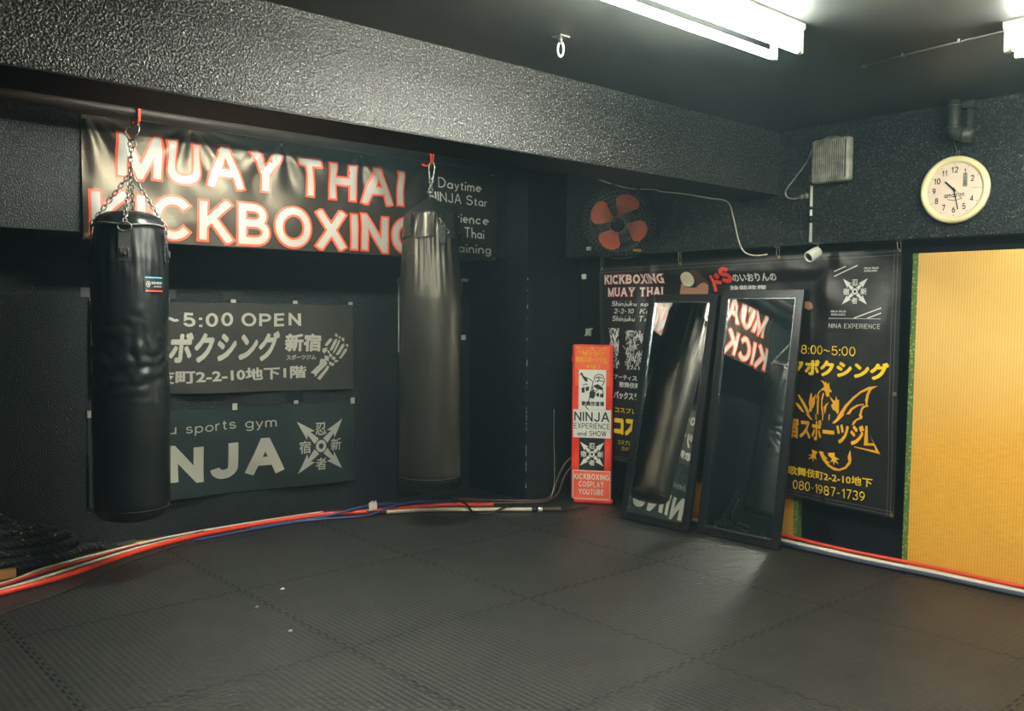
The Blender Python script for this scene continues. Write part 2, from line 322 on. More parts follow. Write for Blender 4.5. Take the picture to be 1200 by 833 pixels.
def ribbon(pl, t, closed, mitre=1.7):
    P = [Vector(p) for p in pl]
    if closed: P = P[:-1]
    k = len(P); Lf = []; Rt = []
    for i in range(k):
        a = (P[i] - P[i - 1]) if (closed or i > 0) else (P[1] - P[0]); b = (P[(i + 1) % k] - P[i]) if (closed or i < k - 1) else (P[-1] - P[-2])
        a = a.normalized(); b = b.normalized(); na = Vector((-a.y, a.x)); nb = Vector((-b.y, b.x)); mm = na + nb
        if mm.length < 0.12: mm = na * 1.0; sc = 1.0; mm.normalize()
        else:
            mm.normalize(); sc = min(1 / max(mm.dot(na), 0.16), mitre)
        Lf.append(P[i] + mm * (t / 2 * sc)); Rt.append(P[i] - mm * (t / 2 * sc))
    out = []
    for i in range(k if closed else k - 1):
        j = (i + 1) % k; out.append([tuple(Lf[i]), tuple(Rt[i]), tuple(Rt[j]), tuple(Lf[j])])
    return out
def clip(poly, ax, val, keep_less):
    out = []; n = len(poly)
    for i in range(n):
        p, q = poly[i], poly[(i + 1) % n]; dp = (val - p[ax]) if keep_less else (p[ax] - val); dq = (val - q[ax]) if keep_less else (q[ax] - val)
        if dp >= 0: out.append(p)
        if (dp > 0 and dq < 0) or (dp < 0 and dq > 0):
            f = dp / (dp - dq); out.append((p[0] + (q[0] - p[0]) * f, p[1] + (q[1] - p[1]) * f))
    return out
def area(p): return abs(sum(p[i][0] * p[(i + 1) % len(p)][1] - p[(i + 1) % len(p)][0] * p[i][1] for i in range(len(p)))) / 2
def sans(s, t=.17, gap=.16, grow=0.0, xs=1.0, serif=0.0, space=.42):
    """stroke lettering: cap height 1, stroke t; grow widens every stroke for an outline"""
    polys = []; x = 0.0
    for ch in s:
        if ch == ' ': x += space; continue
        wd, st = G[ch]; wd *= xs
        for pl in st:
            q = [(x + t / 2 + p[0] * xs * 1.0, t / 2 + p[1] * (1 - t)) for p in pl]
            closed = len(q) > 3 and abs(q[0][0] - q[-1][0]) < 1e-6 and abs(q[0][1] - q[-1][1]) < 1e-6
            if not closed and grow:                       # outlines also run past the ends
                a = Vector(q[0]) - Vector(q[1]); b = Vector(q[-1]) - Vector(q[-2]); a.normalize(); b.normalize()
                q[0] = (q[0][0] + a.x * grow, q[0][1] + a.y * grow); q[-1] = (q[-1][0] + b.x * grow, q[-1][1] + b.y * grow)
            lo = -.5 if (ch in 'gjpyQ') else -grow
            if not closed:                                # upright stems reach the cap line and the base line
                for e, f in ((0, 1), (-1, -2)):
                    if abs(pl[e][0] - pl[f][0]) < 1e-6:
                        if abs(pl[e][1]) < 1e-6: q[e] = (q[e][0], q[e][1] - t / 2)
                        if abs(pl[e][1] - 1) < 1e-6: q[e] = (q[e][0], q[e][1] + t / 2)
            for r in ribbon(q, t + 2 * grow, closed, 6.0 if ch in 'AMNVWYKX14' else 1.7):
                r = clip(clip(r, 1, 1 + grow, True), 1, lo, False)
                if len(r) > 2 and area(r) > 1e-9: polys.append(r)
            if serif and not closed:
                for e, f in ((pl[0], pl[1]), (pl[-1], pl[-2])):
                    if abs(e[0] - f[0]) < abs(e[1] - f[1]):
                        yy = 0 if e[1] < .3 else 1; cxx = x + t / 2 + e[0] * xs; h = serif * .45 + grow; y0 = -grow if yy == 0 else 1 - serif * .45
                        polys.append([(cxx - serif * 1.5 - grow, y0), (cxx + serif * 1.5 + grow, y0), (cxx + serif * 1.5 + grow, y0 + h), (cxx - serif * 1.5 - grow, y0 + h)])
        x += wd + t + gap
    return polys, (0, 0, x - gap, 1)
_cache = {}
def glyphs(s, bold=0.0):
    """lettering in the built-in typeface, which also holds kana and kanji; bold thickens it by overlaid shifted copies"""
    if s not in _cache:
        c = bpy.data.curves.new('t', 'FONT'); c.body = s; c.resolution_u = 2
        o = bpy.data.objects.new('t', c); COL.objects.link(o)
        dg = bpy.context.evaluated_depsgraph_get(); dg.update(); me = o.evaluated_get(dg).to_mesh()
        vs = [(q.co.x, q.co.y) for q in me.vertices]; ps = [[vs[i] for i in p.vertices] for p in me.polygons]
        o.evaluated_get(dg).to_mesh_clear(); bpy.data.objects.remove(o); bpy.data.curves.remove(c)
        xs = [p[0] for p in vs]; ys = [p[1] for p in vs]; _cache[s] = (ps, (min(xs), min(ys), max(xs), max(ys)))
    ps, bb = _cache[s]
    if bold:
        k = 6 if bold < .03 else 8
        ps = [[(p[0] + bold * math.cos(2 * PI * i / k), p[1] + bold * math.sin(2 * PI * i / k)) for p in q] for i in range(k) for q in ps] + ps
    return ps, bb
def fit(tx, u0, v0, u1, v1, shear=0.0, skew=0.0):
    """lettering scaled into a rectangle; shear slants it, skew lets the line rise to the right"""
    ps, (a, b, c, d) = tx; sx = (u1 - u0) / (c - a); sy = (v1 - v0) / (d - b)
    return [[(u0 + (p[0] - a) * sx + shear * (p[1] - b) * sy, v0 + (p[1] - b) * sy + skew * (p[0] - a) * sx) for p in q] for q in ps]
def outline(poly):
    t = tessellate_polygon([[Vector((p[0], p[1], 0)) for p in poly]])
    return [[tuple(poly[i]) for i in f] for f in t]
def disc(cx, cy, rx, ry, n=20, r0=0.0):
    if r0: return [[(cx + rx * math.cos(a), cy + ry * math.sin(a)), (cx + rx * math.cos(b), cy + ry * math.sin(b)), (cx + r0 * rx * math.cos(b), cy + r0 * ry * math.sin(b)), (cx + r0 * rx * math.cos(a), cy + r0 * ry * math.sin(a))]
                   for a, b in ((2 * PI * i / n, 2 * PI * (i + 1) / n) for i in range(n))]
    return [[(cx + rx * math.cos(2 * PI * i / n), cy + ry * math.sin(2 * PI * i / n)) for i in range(n)]]
def rectp(u0, v0, u1, v1): return [[(u0, v0), (u1, v0), (u1, v1), (u0, v1)]]
def linep(pts, t): return ribbon(pts, t, False)
def grid_cut(polys, step):
    if not step: return polys
    out = []
    for p in polys:
        stack = [p]
        for ax in (0, 1):
            nxt = []
            for q in stack:
                lo = min(z[ax] for z in q); hi = max(z[ax] for z in q)
                k0 = math.floor(lo / step + 1e-6) + 1
                while k0 * step < hi - 1e-6:
                    a = clip(q, ax, k0 * step, True); q = clip(q, ax, k0 * step, False); k0 += 1
                    if len(a) > 2: nxt.append(a)
                    if len(q) < 3: break
                if len(q) > 2: nxt.append(q)
            stack = nxt
        out += stack
    return out
def lines(name, items, surf, off, mat, parent, step=0.0):
    for q in items: printed(name, q, surf, off, mat, parent, step)
def printed(name, polys, surf, off, mat, parent, step=0.0, label=None):
    mb = MB()
    for k, p in [(i, q) for i, z in enumerate(polys) for q in grid_cut([z], step)]:   # strokes that cross lie a few microns apart
        if area(p) < 1e-10: continue
        if sum(p[i][0] * p[(i + 1) % len(p)][1] - p[(i + 1) % len(p)][0] * p[i][1] for i in range(len(p))) < 0: p = p[::-1]
        mb.add([surf(q[0], q[1], off + 5e-6 * (k % 61)) for q in p], [tuple(range(len(p)))], bool(step))
    o = mb.build(name, mat, parent)
    if step:
        bm = bmesh.new(); bm.from_mesh(o.data); bmesh.ops.remove_doubles(bm, verts=bm.verts[:], dist=1e-6); bm.to_mesh(o.data); bm.free()
    if label: o['label'] = label
    return o
def sheet(name, u0, v0, u1, v1, surf, mat, parent, step, corners=None, off=0.0, thick=0.0):
    """cloth over the surf function; corners = (v0 left, v0 right, v1 left, v1 right) for edges that are not level"""
    nu = max(1, round((u1 - u0) / step)); nv = max(1, round((v1 - v0) / step)); b = MB(); vs = []
    for j in range(nv + 1):
        for i in range(nu + 1):
            fu = i / nu; u = u0 + (u1 - u0) * fu
            lo, hi = (v0, v1) if not corners else (corners[0] + (corners[1] - corners[0]) * fu, corners[2] + (corners[3] - corners[2]) * fu)
            vs.append(surf(u, lo + (hi - lo) * j / nv, off))
    fs = [(j * (nu + 1) + i, j * (nu + 1) + i + 1, (j + 1) * (nu + 1) + i + 1, (j + 1) * (nu + 1) + i) for j in range(nv) for i in range(nu)]
    b.add(vs, fs, True); o = b.build(name, mat, parent)
    return o
def shuriken(cx, cy, r, sq=1.0):
    """four-bladed throwing star with a holed hub, and four characters between the blades"""
    ps = disc(cx, cy, r * .235, r * .235, 20, .47)
    for k in range(4):
        a = PI / 4 + k * PI / 2; c, s = math.cos(a), math.sin(a)
        for q in ([(.20, -.10), (.52, -.055), (.44, -.17), (1.0, 0), (.44, .17), (.52, .055), (.20, .10)],):
            for f in outline(q): ps.append([(cx + (p[0] * c - p[1] * s) * r * 1.40 * .98, cy + (p[0] * s + p[1] * c) * r * 1.40 * .98) for p in f])
    h = r * .23
    for ch, dx, dy in (('忍', 0, .66), ('新', .68, 0), ('者', 0, -.68), ('宿', -.68, 0)):
        ps += fit(glyphs(ch, .018), cx + dx * r - h, cy + dy * r - h, cx + dx * r + h, cy + dy * r + h)
    return ps

# traced emblem outlines (mm on the wall banner: minus y, z)
DRAGON_UP=[[(-2729,851),(-2694,909),(-2643,963),(-2592,1004),(-2542,1031),(-2486,1041),(-2525,1015),(-2540,983),(-2547,952),(-2550,924),(-2541,916),(-2570,904),(-2581,888),(-2585,864),(-2598,863),(-2592,893),(-2580,913),(-2558,921),(-2563,951),(-2556,988),(-2541,1014),(-2592,989),(-2642,945),(-2680,898),(-2702,853)],[(-2682,855),(-2654,894),(-2615,919),(-2574,928),(-2570,923),(-2609,911),(-2644,885),(-2659,857)],[(-3031,947),(-3017,948),(-2987,911),(-2957,868),(-2942,832),(-2960,830),(-2979,866),(-3005,907)],[(-3041,897),(-3026,895),(-2997,865),(-2978,837),(-2992,839),(-3014,857),(-3040,884)],[(-2860,1051),(-2833,1046),(-2819,1033),(-2822,1052),(-2808,1027),(-2798,1044),(-2794,1009),(-2776,985),(-2797,978),(-2793,965),(-2799,952),(-2813,954),(-2821,982),(-2831,991),(-2852,986),(-2865,972),(-2878,952),(-2895,925),(-2892,945),(-2872,978),(-2845,999),(-2828,1013),(-2839,1035)],[(-2885,919),(-2875,952),(-2865,959),(-2867,908),(-2868,838),(-2882,837)],[(-2838,974),(-2827,972),(-2840,923),(-2835,885),(-2827,842),(-2837,841),(-2847,884),(-2847,935)],[(-2935,970),(-2928,955),(-2927,929),(-2913,943),(-2893,964),(-2903,937),(-2902,905),(-2912,878),(-2925,864),(-2928,848),(-2942,843),(-2950,856),(-2943,869),(-2951,901),(-2945,934)],[(-2793,958),(-2768,935),(-2755,930),(-2752,961),(-2741,937),(-2731,938),(-2729,868),(-2736,850),(-2749,867),(-2770,878),(-2781,902),(-2768,916),(-2782,934)],[(-2828,885),(-2815,906),(-2795,920),(-2808,894),(-2814,861),(-2820,843)]]
DRAGON_LOW=[[(-2591,864),(-2579,853),(-2582,837),(-2614,823),(-2630,798),(-2644,793),(-2638,813),(-2622,830),(-2597,844),(-2603,862)],[(-2770,792),(-2741,826),(-2730,851),(-2692,854),(-2729,812),(-2753,792)],[(-2970,829),(-2948,831),(-2916,794),(-2938,800)],[(-2895,836),(-2887,837),(-2881,801),(-2892,800)],[(-2835,842),(-2826,842),(-2830,802),(-2836,802)],[(-2792,845),(-2784,846),(-2787,810),(-2794,810)],[(-2857,610),(-2824,612),(-2815,589),(-2793,572),(-2806,566),(-2780,549),(-2788,540),(-2758,525),(-2720,518),(-2684,535),(-2660,569),(-2666,599),(-2650,641),(-2642,587),(-2647,559),(-2675,524),(-2716,505),(-2754,505),(-2792,524),(-2827,559)],[(-2920,612),(-2867,602),(-2888,580),(-2879,549),(-2897,563),(-2913,530),(-2914,556),(-2949,544),(-2923,567),(-2950,572),(-2915,580)],[(-2790,608),(-2748,614),(-2747,589),(-2714,578),(-2739,571),(-2721,545),(-2747,558),(-2754,533),(-2759,560),(-2780,549),(-2764,575),(-2790,592)],[(-2561,797),(-2548,797),(-2545,695),(-2511,697),(-2536,746),(-2470,636),(-2626,661),(-2626,667),(-2498,655),(-2509,683),(-2570,678)]]
BONES=[[(3255,1111),(3289,1110),(3310,1078),(3299,1061),(3244,1009),(3220,979),(3215,1002),(3187,1012),(3250,1071)],[(3309,1060),(3327,1055),(3314,1025),(3259,956),(3236,970),(3294,1034)],[(3285,1137),(3320,1127),(3320,1091),(3289,1105)],[(3325,1091),(3370,1072),(3355,1054),(3323,1069)],[(3355,1130),(3380,1116),(3365,1099),(3340,1108)],[(3370,1103),(3406,1093),(3385,1080),(3365,1085)],[(3325,1153),(3350,1139),(3335,1117),(3320,1131)],[(3265,1186),(3305,1194),(3300,1167),(3280,1150),(3265,1168)],[(3280,1212),(3325,1260),(3350,1255),(3335,1233),(3300,1203)],[(3325,1180),(3365,1246),(3391,1255),(3391,1237),(3350,1175),(3330,1171)],[(3375,1295),(3396,1286),(3391,1264),(3373,1277)],[(3350,1153),(3406,1246),(3421,1245),(3411,1219),(3365,1152)],[(3406,1273),(3425,1268),(3421,1254),(3406,1256)],[(3375,1139),(3432,1209),(3457,1218),(3457,1195),(3401,1134)],[(3432,1259),(3458,1258),(3457,1231),(3437,1236)],[(3406,1111),(3457,1173),(3483,1181),(3478,1159),(3426,1106)],[(3473,1213),(3497,1208),(3491,1190),(3473,1195)],[(3305,1176),(3325,1167),(3325,1144),(3307,1158)]]
HEAD_WHITE=[[(-3844,1694),(-3848,1675),(-3860,1658),(-3878,1647),(-3900,1644),(-3922,1648),(-3942,1660),(-3955,1677),(-3959,1697),(-3955,1717),(-3943,1733),(-3925,1744),(-3902,1748),(-3880,1743),(-3862,1731),(-3849,1714)]]
HEAD_HAIR=[[(-3883,1744),(-3861,1762),(-3806,1751),(-3762,1710),(-3729,1683),(-3729,1652),(-3761,1670),(-3794,1676),(-3831,1636),(-3837,1690),(-3855,1726)]]
HEAD_SKIN=[[(-3836,1636),(-3793,1667),(-3761,1670),(-3729,1652),(-3729,1591),(-3974,1593),(-3964,1656),(-3948,1674),(-3925,1642),(-3869,1637)]]
HAND_SKIN=[[(-3006,1534),(-2971,1538),(-2949,1523),(-2941,1495),(-2970,1483),(-3005,1503)]]
mm = lambda pl: [t for p in pl for t in outline([(a / 1000, b / 1000) for a, b in p])]

# ================================================================ the room
struct('floor', 'mat_floor', (-2.2, -2.2, -0.06, 5.35, 5.85, 0))
struct('ceiling', 'ceiling', (-2.2, -2.2, CEIL, 5.45, 5.95, CEIL + 0.1))
struct('wall_left', 'stucco_wall', (-2.2, YA, 0, 4.9, YA + 0.12, 2.0))
struct('wall_soffit', 'stucco', (-2.2, YS, 1.876, 4.72, YA + 0.12, CEIL))
struct('wall_right', 'smooth_black', (XBL, -2.2, 0, XBL + 0.12, 5.95, LEDGE + 0.1))
struct('wall_ledge', 'stucco', (XB, -2.2, LEDGE, XBL + 0.15, 5.2, CEIL))
struct('wall_back', 'smooth_black', (-2.3, -2.2, 0, -2.2, 5.87, CEIL))
struct('pillar', 'stucco_wall', (4.669, 5.059, 0, 5.4, 5.95, CEIL))
struct('ceiling_beam', 'stucco_beam', (-2.2, 3.165, 2.212, XB + 0.05, 3.50, CEIL))
struct('shade_panel', 'smooth_black', (-2.2, 3.17, 2.207, XB, 3.495, 2.2125))  # added dark panel, puts the shade under the beam into colour
# chipped paint down the pillar's arris
random.seed(4)
b = MB()
for i in range(34):
    z = random.choice((random.uniform(0.05, 0.9), random.uniform(0.05, 1.9))); h = random.uniform(.004, .03)
    b.box(4.6675, 5.0575, z, 4.6675 + random.uniform(.002, .006), 5.06, z + h)
tag(b.build('trim_1', 'tape_white'), kind='structure')
# flush door edged with strips of white tape behind the second bag
dr = struct('door_1', 'smooth_black', (3.94, YA - 0.012, 0.02, 4.566, YA + 0.01, 1.735))
b = MB(); b.box(3.945, YA - .014, 1.14, 3.966, YA - .0115, 1.70).box(3.935, YA - .014, 1.67, 3.99, YA - .0115, 1.715)
b.box(4.545, YA - .014, 1.42, 4.566, YA - .0115, 1.70).box(4.545, YA - .014, 1.70, 4.63, YA - .0115, 1.725)
b.box(4.545, YA - .014, 1.225, 4.61, YA - .0115, 1.265).box(4.545, YA - .014, 0.85, 4.556, YA - .0115, 1.30)
b.build('tape_strip', 'tape_white', dr)

# ================================================================ fluorescent lamps
def lamp(loc, rz, label, tube='tube'):
    t = empty('fluorescent_lamp', loc, label, 'lamp', 'twin tube ceiling lamps'); t.rotation_euler = (0, 0, rz)
    b = MB(); x0, x1 = -1.25, 0.0                        # runs from its end at the origin towards -x
    prof = [(-.075, -.005), (-.075, -.022), (-.03, -.075), (.03, -.075), (.075, -.022), (.075, -.005)]
    for i in range(5):
        (a, c), (d, e) = prof[i], prof[i + 1]; b.add([(x0, a, c), (x1, a, c), (x1, d, e), (x0, d, e)], [(0, 1, 2, 3)])
    for x in (x0, x1): b.add([(x, p, q) for p, q in prof], [tuple(range(6)) if x == x1 else tuple(range(6))[::-1]])
    b.build('housing', 'lamp_white', t)
    MB().box(x0 - .004, -.079, -.004, x1 + .004, .079, -.0005).build('mounting_plate', 'galv', t)
    for y in (-.058, .058):
        b = MB(); b.tube([(x0 + .03, y, -.105), (x1 - .03, y, -.105)], .0155, 14); b.build('tube', tube, t)
        for x, s in ((x0 + .014, 1), (x1 - .014, -1)):
            b = MB(); b.box(x - .011, y - .013, -.122, x + .011, y + .013, -.03, .004)
            b.tube([(x + s * .008, y, -.105), (x + s * .022, y, -.105)], .017, 12); b.build('lamp_holder', 'lamp_white', t)
    return t
lamp((3.26, 2.0, CEIL), 0, 'twin tube ceiling lamp running towards the beam, left of the other lit lamp')
lamp((3.87, 1.39, CEIL), PI / 2, 'twin tube ceiling lamp at the right edge, with a thin cable off its end')
lamp((3.0, 4.12, CEIL), 0, 'twin tube ceiling lamp in the bay behind the beam', 'tube_dim')
lamp((1.75, -0.55, CEIL), PI / 2, 'unseen twin tube fill lamp added behind the camera')  # out of view, added for fill light
b = MB(); pts = [(3.89, 1.40, CEIL - .012), (3.93, 1.7, CEIL - .008), (3.96, 1.95, CEIL - .008), (3.99, 2.11, CEIL - .006)]
b.tube(spline(pts), .0045, 6)
for x, y in ((3.915, 1.6), (3.945, 1.85), (3.98, 2.05)): b.box(x - .012, y - .006, CEIL - .016, x + .012, y + .006, CEIL - .0005)
tag(b.build('ceiling_cable', 'galv'), 'thin grey cable clipped to the ceiling, leading to the lamp at the right edge', 'cable')

# ceiling eyelet
t = empty('ceiling_eyelet', (2.676, 2.71, CEIL), 'white painted eye hook screwed into the ceiling left of the tube lamp', 'hook')
b = MB(); b.box(-.028, -.028, -.008, .028, .028, -.0005, .003); b.tube([(0, 0, -.006), (0, 0, -.03)], .008, 10); b.build('plate', 'galv', t)
b = MB(); b.tube([(.0085 * math.cos(a), -.0085 * math.cos(a), -.055 + .030 * math.sin(a)) for a in [2 * PI * i / 24 for i in range(24)]], .0048, 8, closed=True); b.build('eye', 'white_plastic', t)

# ================================================================ pipe the bags hang from
b = MB(); b.tube([(-2.19, 4.93, 2.496), (4.668, 4.93, 2.496)], .042, 20)
for x in (0.3, 2.6, 4.4): b.box(x - .02, 4.92, 2.531, x + .02, 4.94, CEIL - .0005)
tag(b.build('ceiling_pipe', 'brown_pipe'), 'dark brown painted pipe under the ceiling from which both bags hang', 'pipe')

def link(b, c, axis, face, l, wd, r):
    """one oval chain link centred at c, long along axis, lying in the plane of axis and face"""
    a = Vector(axis).normalized(); f = Vector(face); f = (f - a * f.dot(a)).normalized(); c = Vector(c)
    pts = []
    for i in range(16):
        t = 2 * PI * i / 16; s, k = math.sin(t), math.cos(t)
        pts.append(c + a * ((l / 2 - wd / 2) * (1 if s > 0 else -1) * (abs(s) > .01) + wd / 2 * s) + f * (wd / 2 * k))
    b.tube(pts, r, 6, closed=True)
def chain(b, p0, p1, l=.034, wd=.019, r=.0033):
    p0, p1 = Vector(p0), Vector(p1); d = p1 - p0; n = max(2, round(d.length / (l * .72))); a = d.normalized()
    f1 = a.orthogonal().normalized(); f2 = a.cross(f1)
    for i in range(n): link(b, p0 + d * (i + .5) / n, a, f1 + f2 * .6 if i % 2 else f2 - f1 * .6, l, wd, r)

CAMDIR = lambda x, y: math.atan2(-y, -x)
# ================================================================ first heavy bag
BX, BY, R1 = 1.674, 4.945, 0.191
bag = empty('heavy_bag', (BX, BY, 0.315), 'black leather heavy bag hung by four chains in front of the two flags', 'punching bag', 'heavy bags')
FA = CAMDIR(BX, BY)                                             # angle that faces the camera
def r_bag(a, z, r):
    f = (a - FA + PI) % (2 * PI) - PI                            # 0 towards the camera, + to its left
    q = r
    w1 = max(0, 1 - abs(z - 1.20) / .34); w1 = w1 * w1 * (3 - 2 * w1)
    n1 = noise.noise((f * 2.1 + 4, z * 13, 1.3)); n2 = noise.noise((f * 3.4, z * 22 + f * 3, 7.1))
    q -= w1 * (.011 * (1 - abs(n1) * 2) + .005 * n2) * (1 if abs(f) < 2 else .5)
    w2 = max(0, 1 - abs(z - 1.70) / .22)
    q -= w2 * .009 * noise.noise((f * 7, z * 3.0 + f * 1.2, 3.1)) + w2 * .004 * noise.noise((f * 3 + z * 9, z * 9, 9))
    q += .0035 * noise.noise((f * 1.5, z * 3.5, 5))
    return q
prof = [(.0, .315), (.07, .317), (.13, .326), (.165, .342), (.183, .368), (R1, .42)]
z = .44
while z < 1.885: prof.append((R1 + .004 * math.sin((z - .4) * 2.1) - max(0, z - 1.72) * .12, z)); z += .012
prof.append((R1 - .016, 1.890))
b = MB(); b.lathe(prof, 120, r_bag); b.xf(Matrix.Translation((BX, BY, 0))); b.build('body', 'leather', bag, (BX, BY, .315))
b = MB(); b.lathe([(R1 - .018, 1.888), (R1 - .022, 1.915), (R1 - .04, 1.94), (.11, 1.962), (.06, 1.972), (0, 1.975)], 64, lambda a, z, r: r * (1 + .03 * math.sin(7 * a))); b.xf(Matrix.Translation((BX, BY, 0)))
b.build('lid', 'leather', bag, (BX, BY, .315))
def ringpts(r, z, n=96, wob=0.0): return [(BX + r * math.cos(2 * PI * i / n), BY + r * math.sin(2 * PI * i / n), z + wob * math.sin(4 * 2 * PI * i / n)) for i in range(n)]
b = MB(); b.tube(ringpts(R1 - .012, 1.892, 96, .005), .005, 6, closed=True); b.build('piping', 'piping', bag, (BX, BY, .315))
b = MB(); b.tube(ringpts(R1 - .0035, .392), .0018, 6, closed=True); b.build('bottom_seam', 'webbing', bag, (BX, BY, .315))
def on_bag(f, z, dr=0.0, rad=R1): return Vector((BX + (rad + dr) * math.cos(FA + f), BY + (rad + dr) * math.sin(FA + f), z))
knot = Vector((BX + .012, BY, 2.175))
for f in (-.12, 1.42, 3.0, -1.62):
    st = MB()                                                    # webbing strap sewn to the side, with its ring
    n = 8; vs = []
    for i in range(n + 1):
        z = 1.70 + (1.86 - 1.70) * i / n
        for s in (-1, 1): vs.append(on_bag(f + s * .16, z, .006 - max(0, z - 1.74) * .09))
    st.add(vs, [(2 * i, 2 * i + 1, 2 * i + 3, 2 * i + 2) for i in range(n)], True)
    q = [on_bag(f + .09 * k, zz, .009) for k, zz in ((-1, 1.72), (1, 1.72), (1, 1.765), (-1, 1.765))]; st.tube([*q], .003, 6, closed=True)
    st.tube([on_bag(f, 1.735, .004), on_bag(f, 1.735, .013)], .010, 10)
    so = st.build('strap', 'webbing', bag, (BX, BY, .315))
    rg = MB(); c = on_bag(f, 1.875, -.006); tg = Vector((-math.sin(FA + f), math.cos(FA + f), 0)); up = Vector((0, 0, 1))
    rg.tube([c + tg * .034 * math.cos(a) + up * (.024 * math.sin(a)) for a in [2 * PI * i / 20 for i in range(20)]], .004, 6, closed=True)
    rg.build('ring', 'chain', so)
    rgo = so.children[0]; rgo.data.transform(Matrix.Translation((-BX, -BY, -.315)))
    ch = MB(); chain(ch, on_bag(f, 1.895, -.008), knot); ch.build('chain', 'chain', bag, (BX, BY, .315))
ch = MB(); chain(ch, knot, (BX + .02, BY, 2.315), .036, .022, .0042); link(ch, (BX + .02, BY, 2.330), (0, 0, 1), (1, -1, 0), .045, .042, .0045)
ch.build('main_chain', 'chain', bag, (BX, BY, .315))
ch = MB()                                                        # open spring hook
c = Vector((BX + .03, BY, 2.390)); e = Vector((.75, -.66, 0))
hk = [c + e * x * .9 + Vector((0, 0, z)) for x, z in ((-.004, -.06), (-.012, -.048), (-.002, -.032), (.018, -.01), (.030, .018), (.024, .046), (.008, .056))]
ch.tube(spline(hk, 5), .0062, 8)
hk = [c + e * x * .9 + Vector((0, 0, z)) for x, z in ((-.020, -.052), (-.040, -.02), (-.050, .006), (-.036, .026), (-.022, .030))]
ch.tube(spline(hk, 5), .0050, 8); ch.build('spring_hook', 'chain', bag, (BX, BY, .315))
# sewn label
lb = MB(); vs = []; n = 6
def lab(s, v): return on_bag(.36 + .56 * s, 1.542 + .082 * v, .012 - .004 * v)
for j in range(3):
    for i in range(n + 1): vs.append(lab(i / n, j / 2))
lb.add(vs, [(j * 7 + i, j * 7 + i + 1, j * 7 + i + 8, j * 7 + i + 7) for j in range(2) for i in range(n)], True)
lo = lb.build('label_patch', 'tape_black', bag, (BX, BY, .315)); lo['label'] = 'small black label with blue and red stripes'
def psurf(u, v, off): return lab(u, v) - Vector((BX, BY, .315)) + Vector((math.cos(FA), math.sin(FA), 0)) * off
M['label_blue'] = newmat('blue_stripe', '#3f8fb5', .5)
printed('blue_stripe', rectp(.04, .88, .96, .96), psurf, .0015, 'label_blue', lo, .17)
printed('red_stripe', rectp(.04, .03, .96, .11), psurf, .0015, 'print_red', lo, .17)
printed('lettering', disc(.17, .5, .11, .2, 16, .7) + disc(.17, .5, .05, .09) + [q for i in range(7) for q in rectp(.34 + i * .09, .50, .34 + i * .09 + .05 + .02 * (i % 2), .66)] + [q for i in range(6) for q in rectp(.45 + i * .075, .31, .45 + i * .075 + .05, .40)], psurf, .0015, 'print_white', lo, .17)
b = MB()                                                         # lacing down the side
for i in range(9): b.tube([on_bag(1.06, 1.70 + i * .02, .006), on_bag(1.16, 1.708 + i * .02, .006)], .003, 5)
b.tube([on_bag(1.05, 1.69 + .025 * i, .006 + .003 * (i % 2)) for i in range(8)], .004, 6); b.build('lacing', 'webbing', bag, (BX, BY, .315))
# strap loop over the pipe
def sling(x, y, name, label, wob):
    b = MB()
    for s in wob:
        pts = []
        for i in range(20):
            a = 2 * PI * i / 20; ry, rz = .052, .050
            zz = 2.496 + rz * math.sin(a); yy = 4.93 + ry * math.cos(a)
            if math.sin(a) < -.3: zz = 2.496 - .05 - .018 * (-math.sin(a) - .3)
            pts.append((x + s * (.55 + .45 * math.sin(a)), yy, zz))
        b.tube(pts, .0065, 6, closed=True)
    return tag(b.build(name, 'red_strap'), label, 'strap', 'red straps round the ceiling pipe')
sling(BX + .035, 4.95, 'hanging_strap', 'red strap round the brown pipe above the bag with four chains', (-.006, .006))

# ================================================================ second heavy bag
CX, CY, R2 = 3.619, 4.885, 0.210
bag2 = empty('heavy_bag', (CX, CY, .275), 'black heavy bag with a gathered pointed top hung in the corner near the pillar', 'punching bag', 'heavy bags')
FB = CAMDIR(CX, CY); BX, BY, FA = CX, CY, FB
def r_bag2(a, z, r):
    f = (a - FB + PI) % (2 * PI) - PI; q = r
    if z > 1.55:
        w = min(1, (z - 1.55) / .35); w2 = w * max(0, 1 - max(0, z - 2.02) / .1)
        q -= w2 * (.012 * abs(math.sin(13 * f + 2.5 * math.sin(3 * f) + 2 * z)) + .012 * max(0, noise.noise((f * 3, z * 2.0, 4))))
    if z > 2.0:
        w = min(1, (z - 2.0) / .1); q *= 1 + w * (.07 * math.cos(3 * f + .9) + .05 * math.cos(5 * f))
    q += .003 * noise.noise((f * 1.4, z * 2.2, 2)) + .0012 * noise.noise((f * 5, z * 9, 6))
    return q
prof = [(0, .275), (.08, .277), (.15, .287), (.185, .303), (.203, .33), (R2, .385)]
z = .41
while z < 2.0: prof.append((R2 - .003 * math.sin(z * 2) - max(0, z - 1.55) * .055, z)); z += .014
prof += [(.183, 2.02), (.181, 2.05), (.178, 2.08), (.174, 2.10), (.160, 2.115), (.130, 2.135), (.100, 2.158), (.070, 2.180), (.042, 2.200), (.022, 2.215), (0, 2.222)]
b = MB(); b.lathe(prof, 144, r_bag2); b.xf(Matrix.Translation((CX, CY, 0))); b.build('body', 'leather_matt', bag2, (CX, CY, .275))
b = MB(); b.tube(ringpts(R2 - .003, .345), .003, 6, closed=True); b.build('bottom_seam', 'webbing', bag2, (CX, CY, .275))
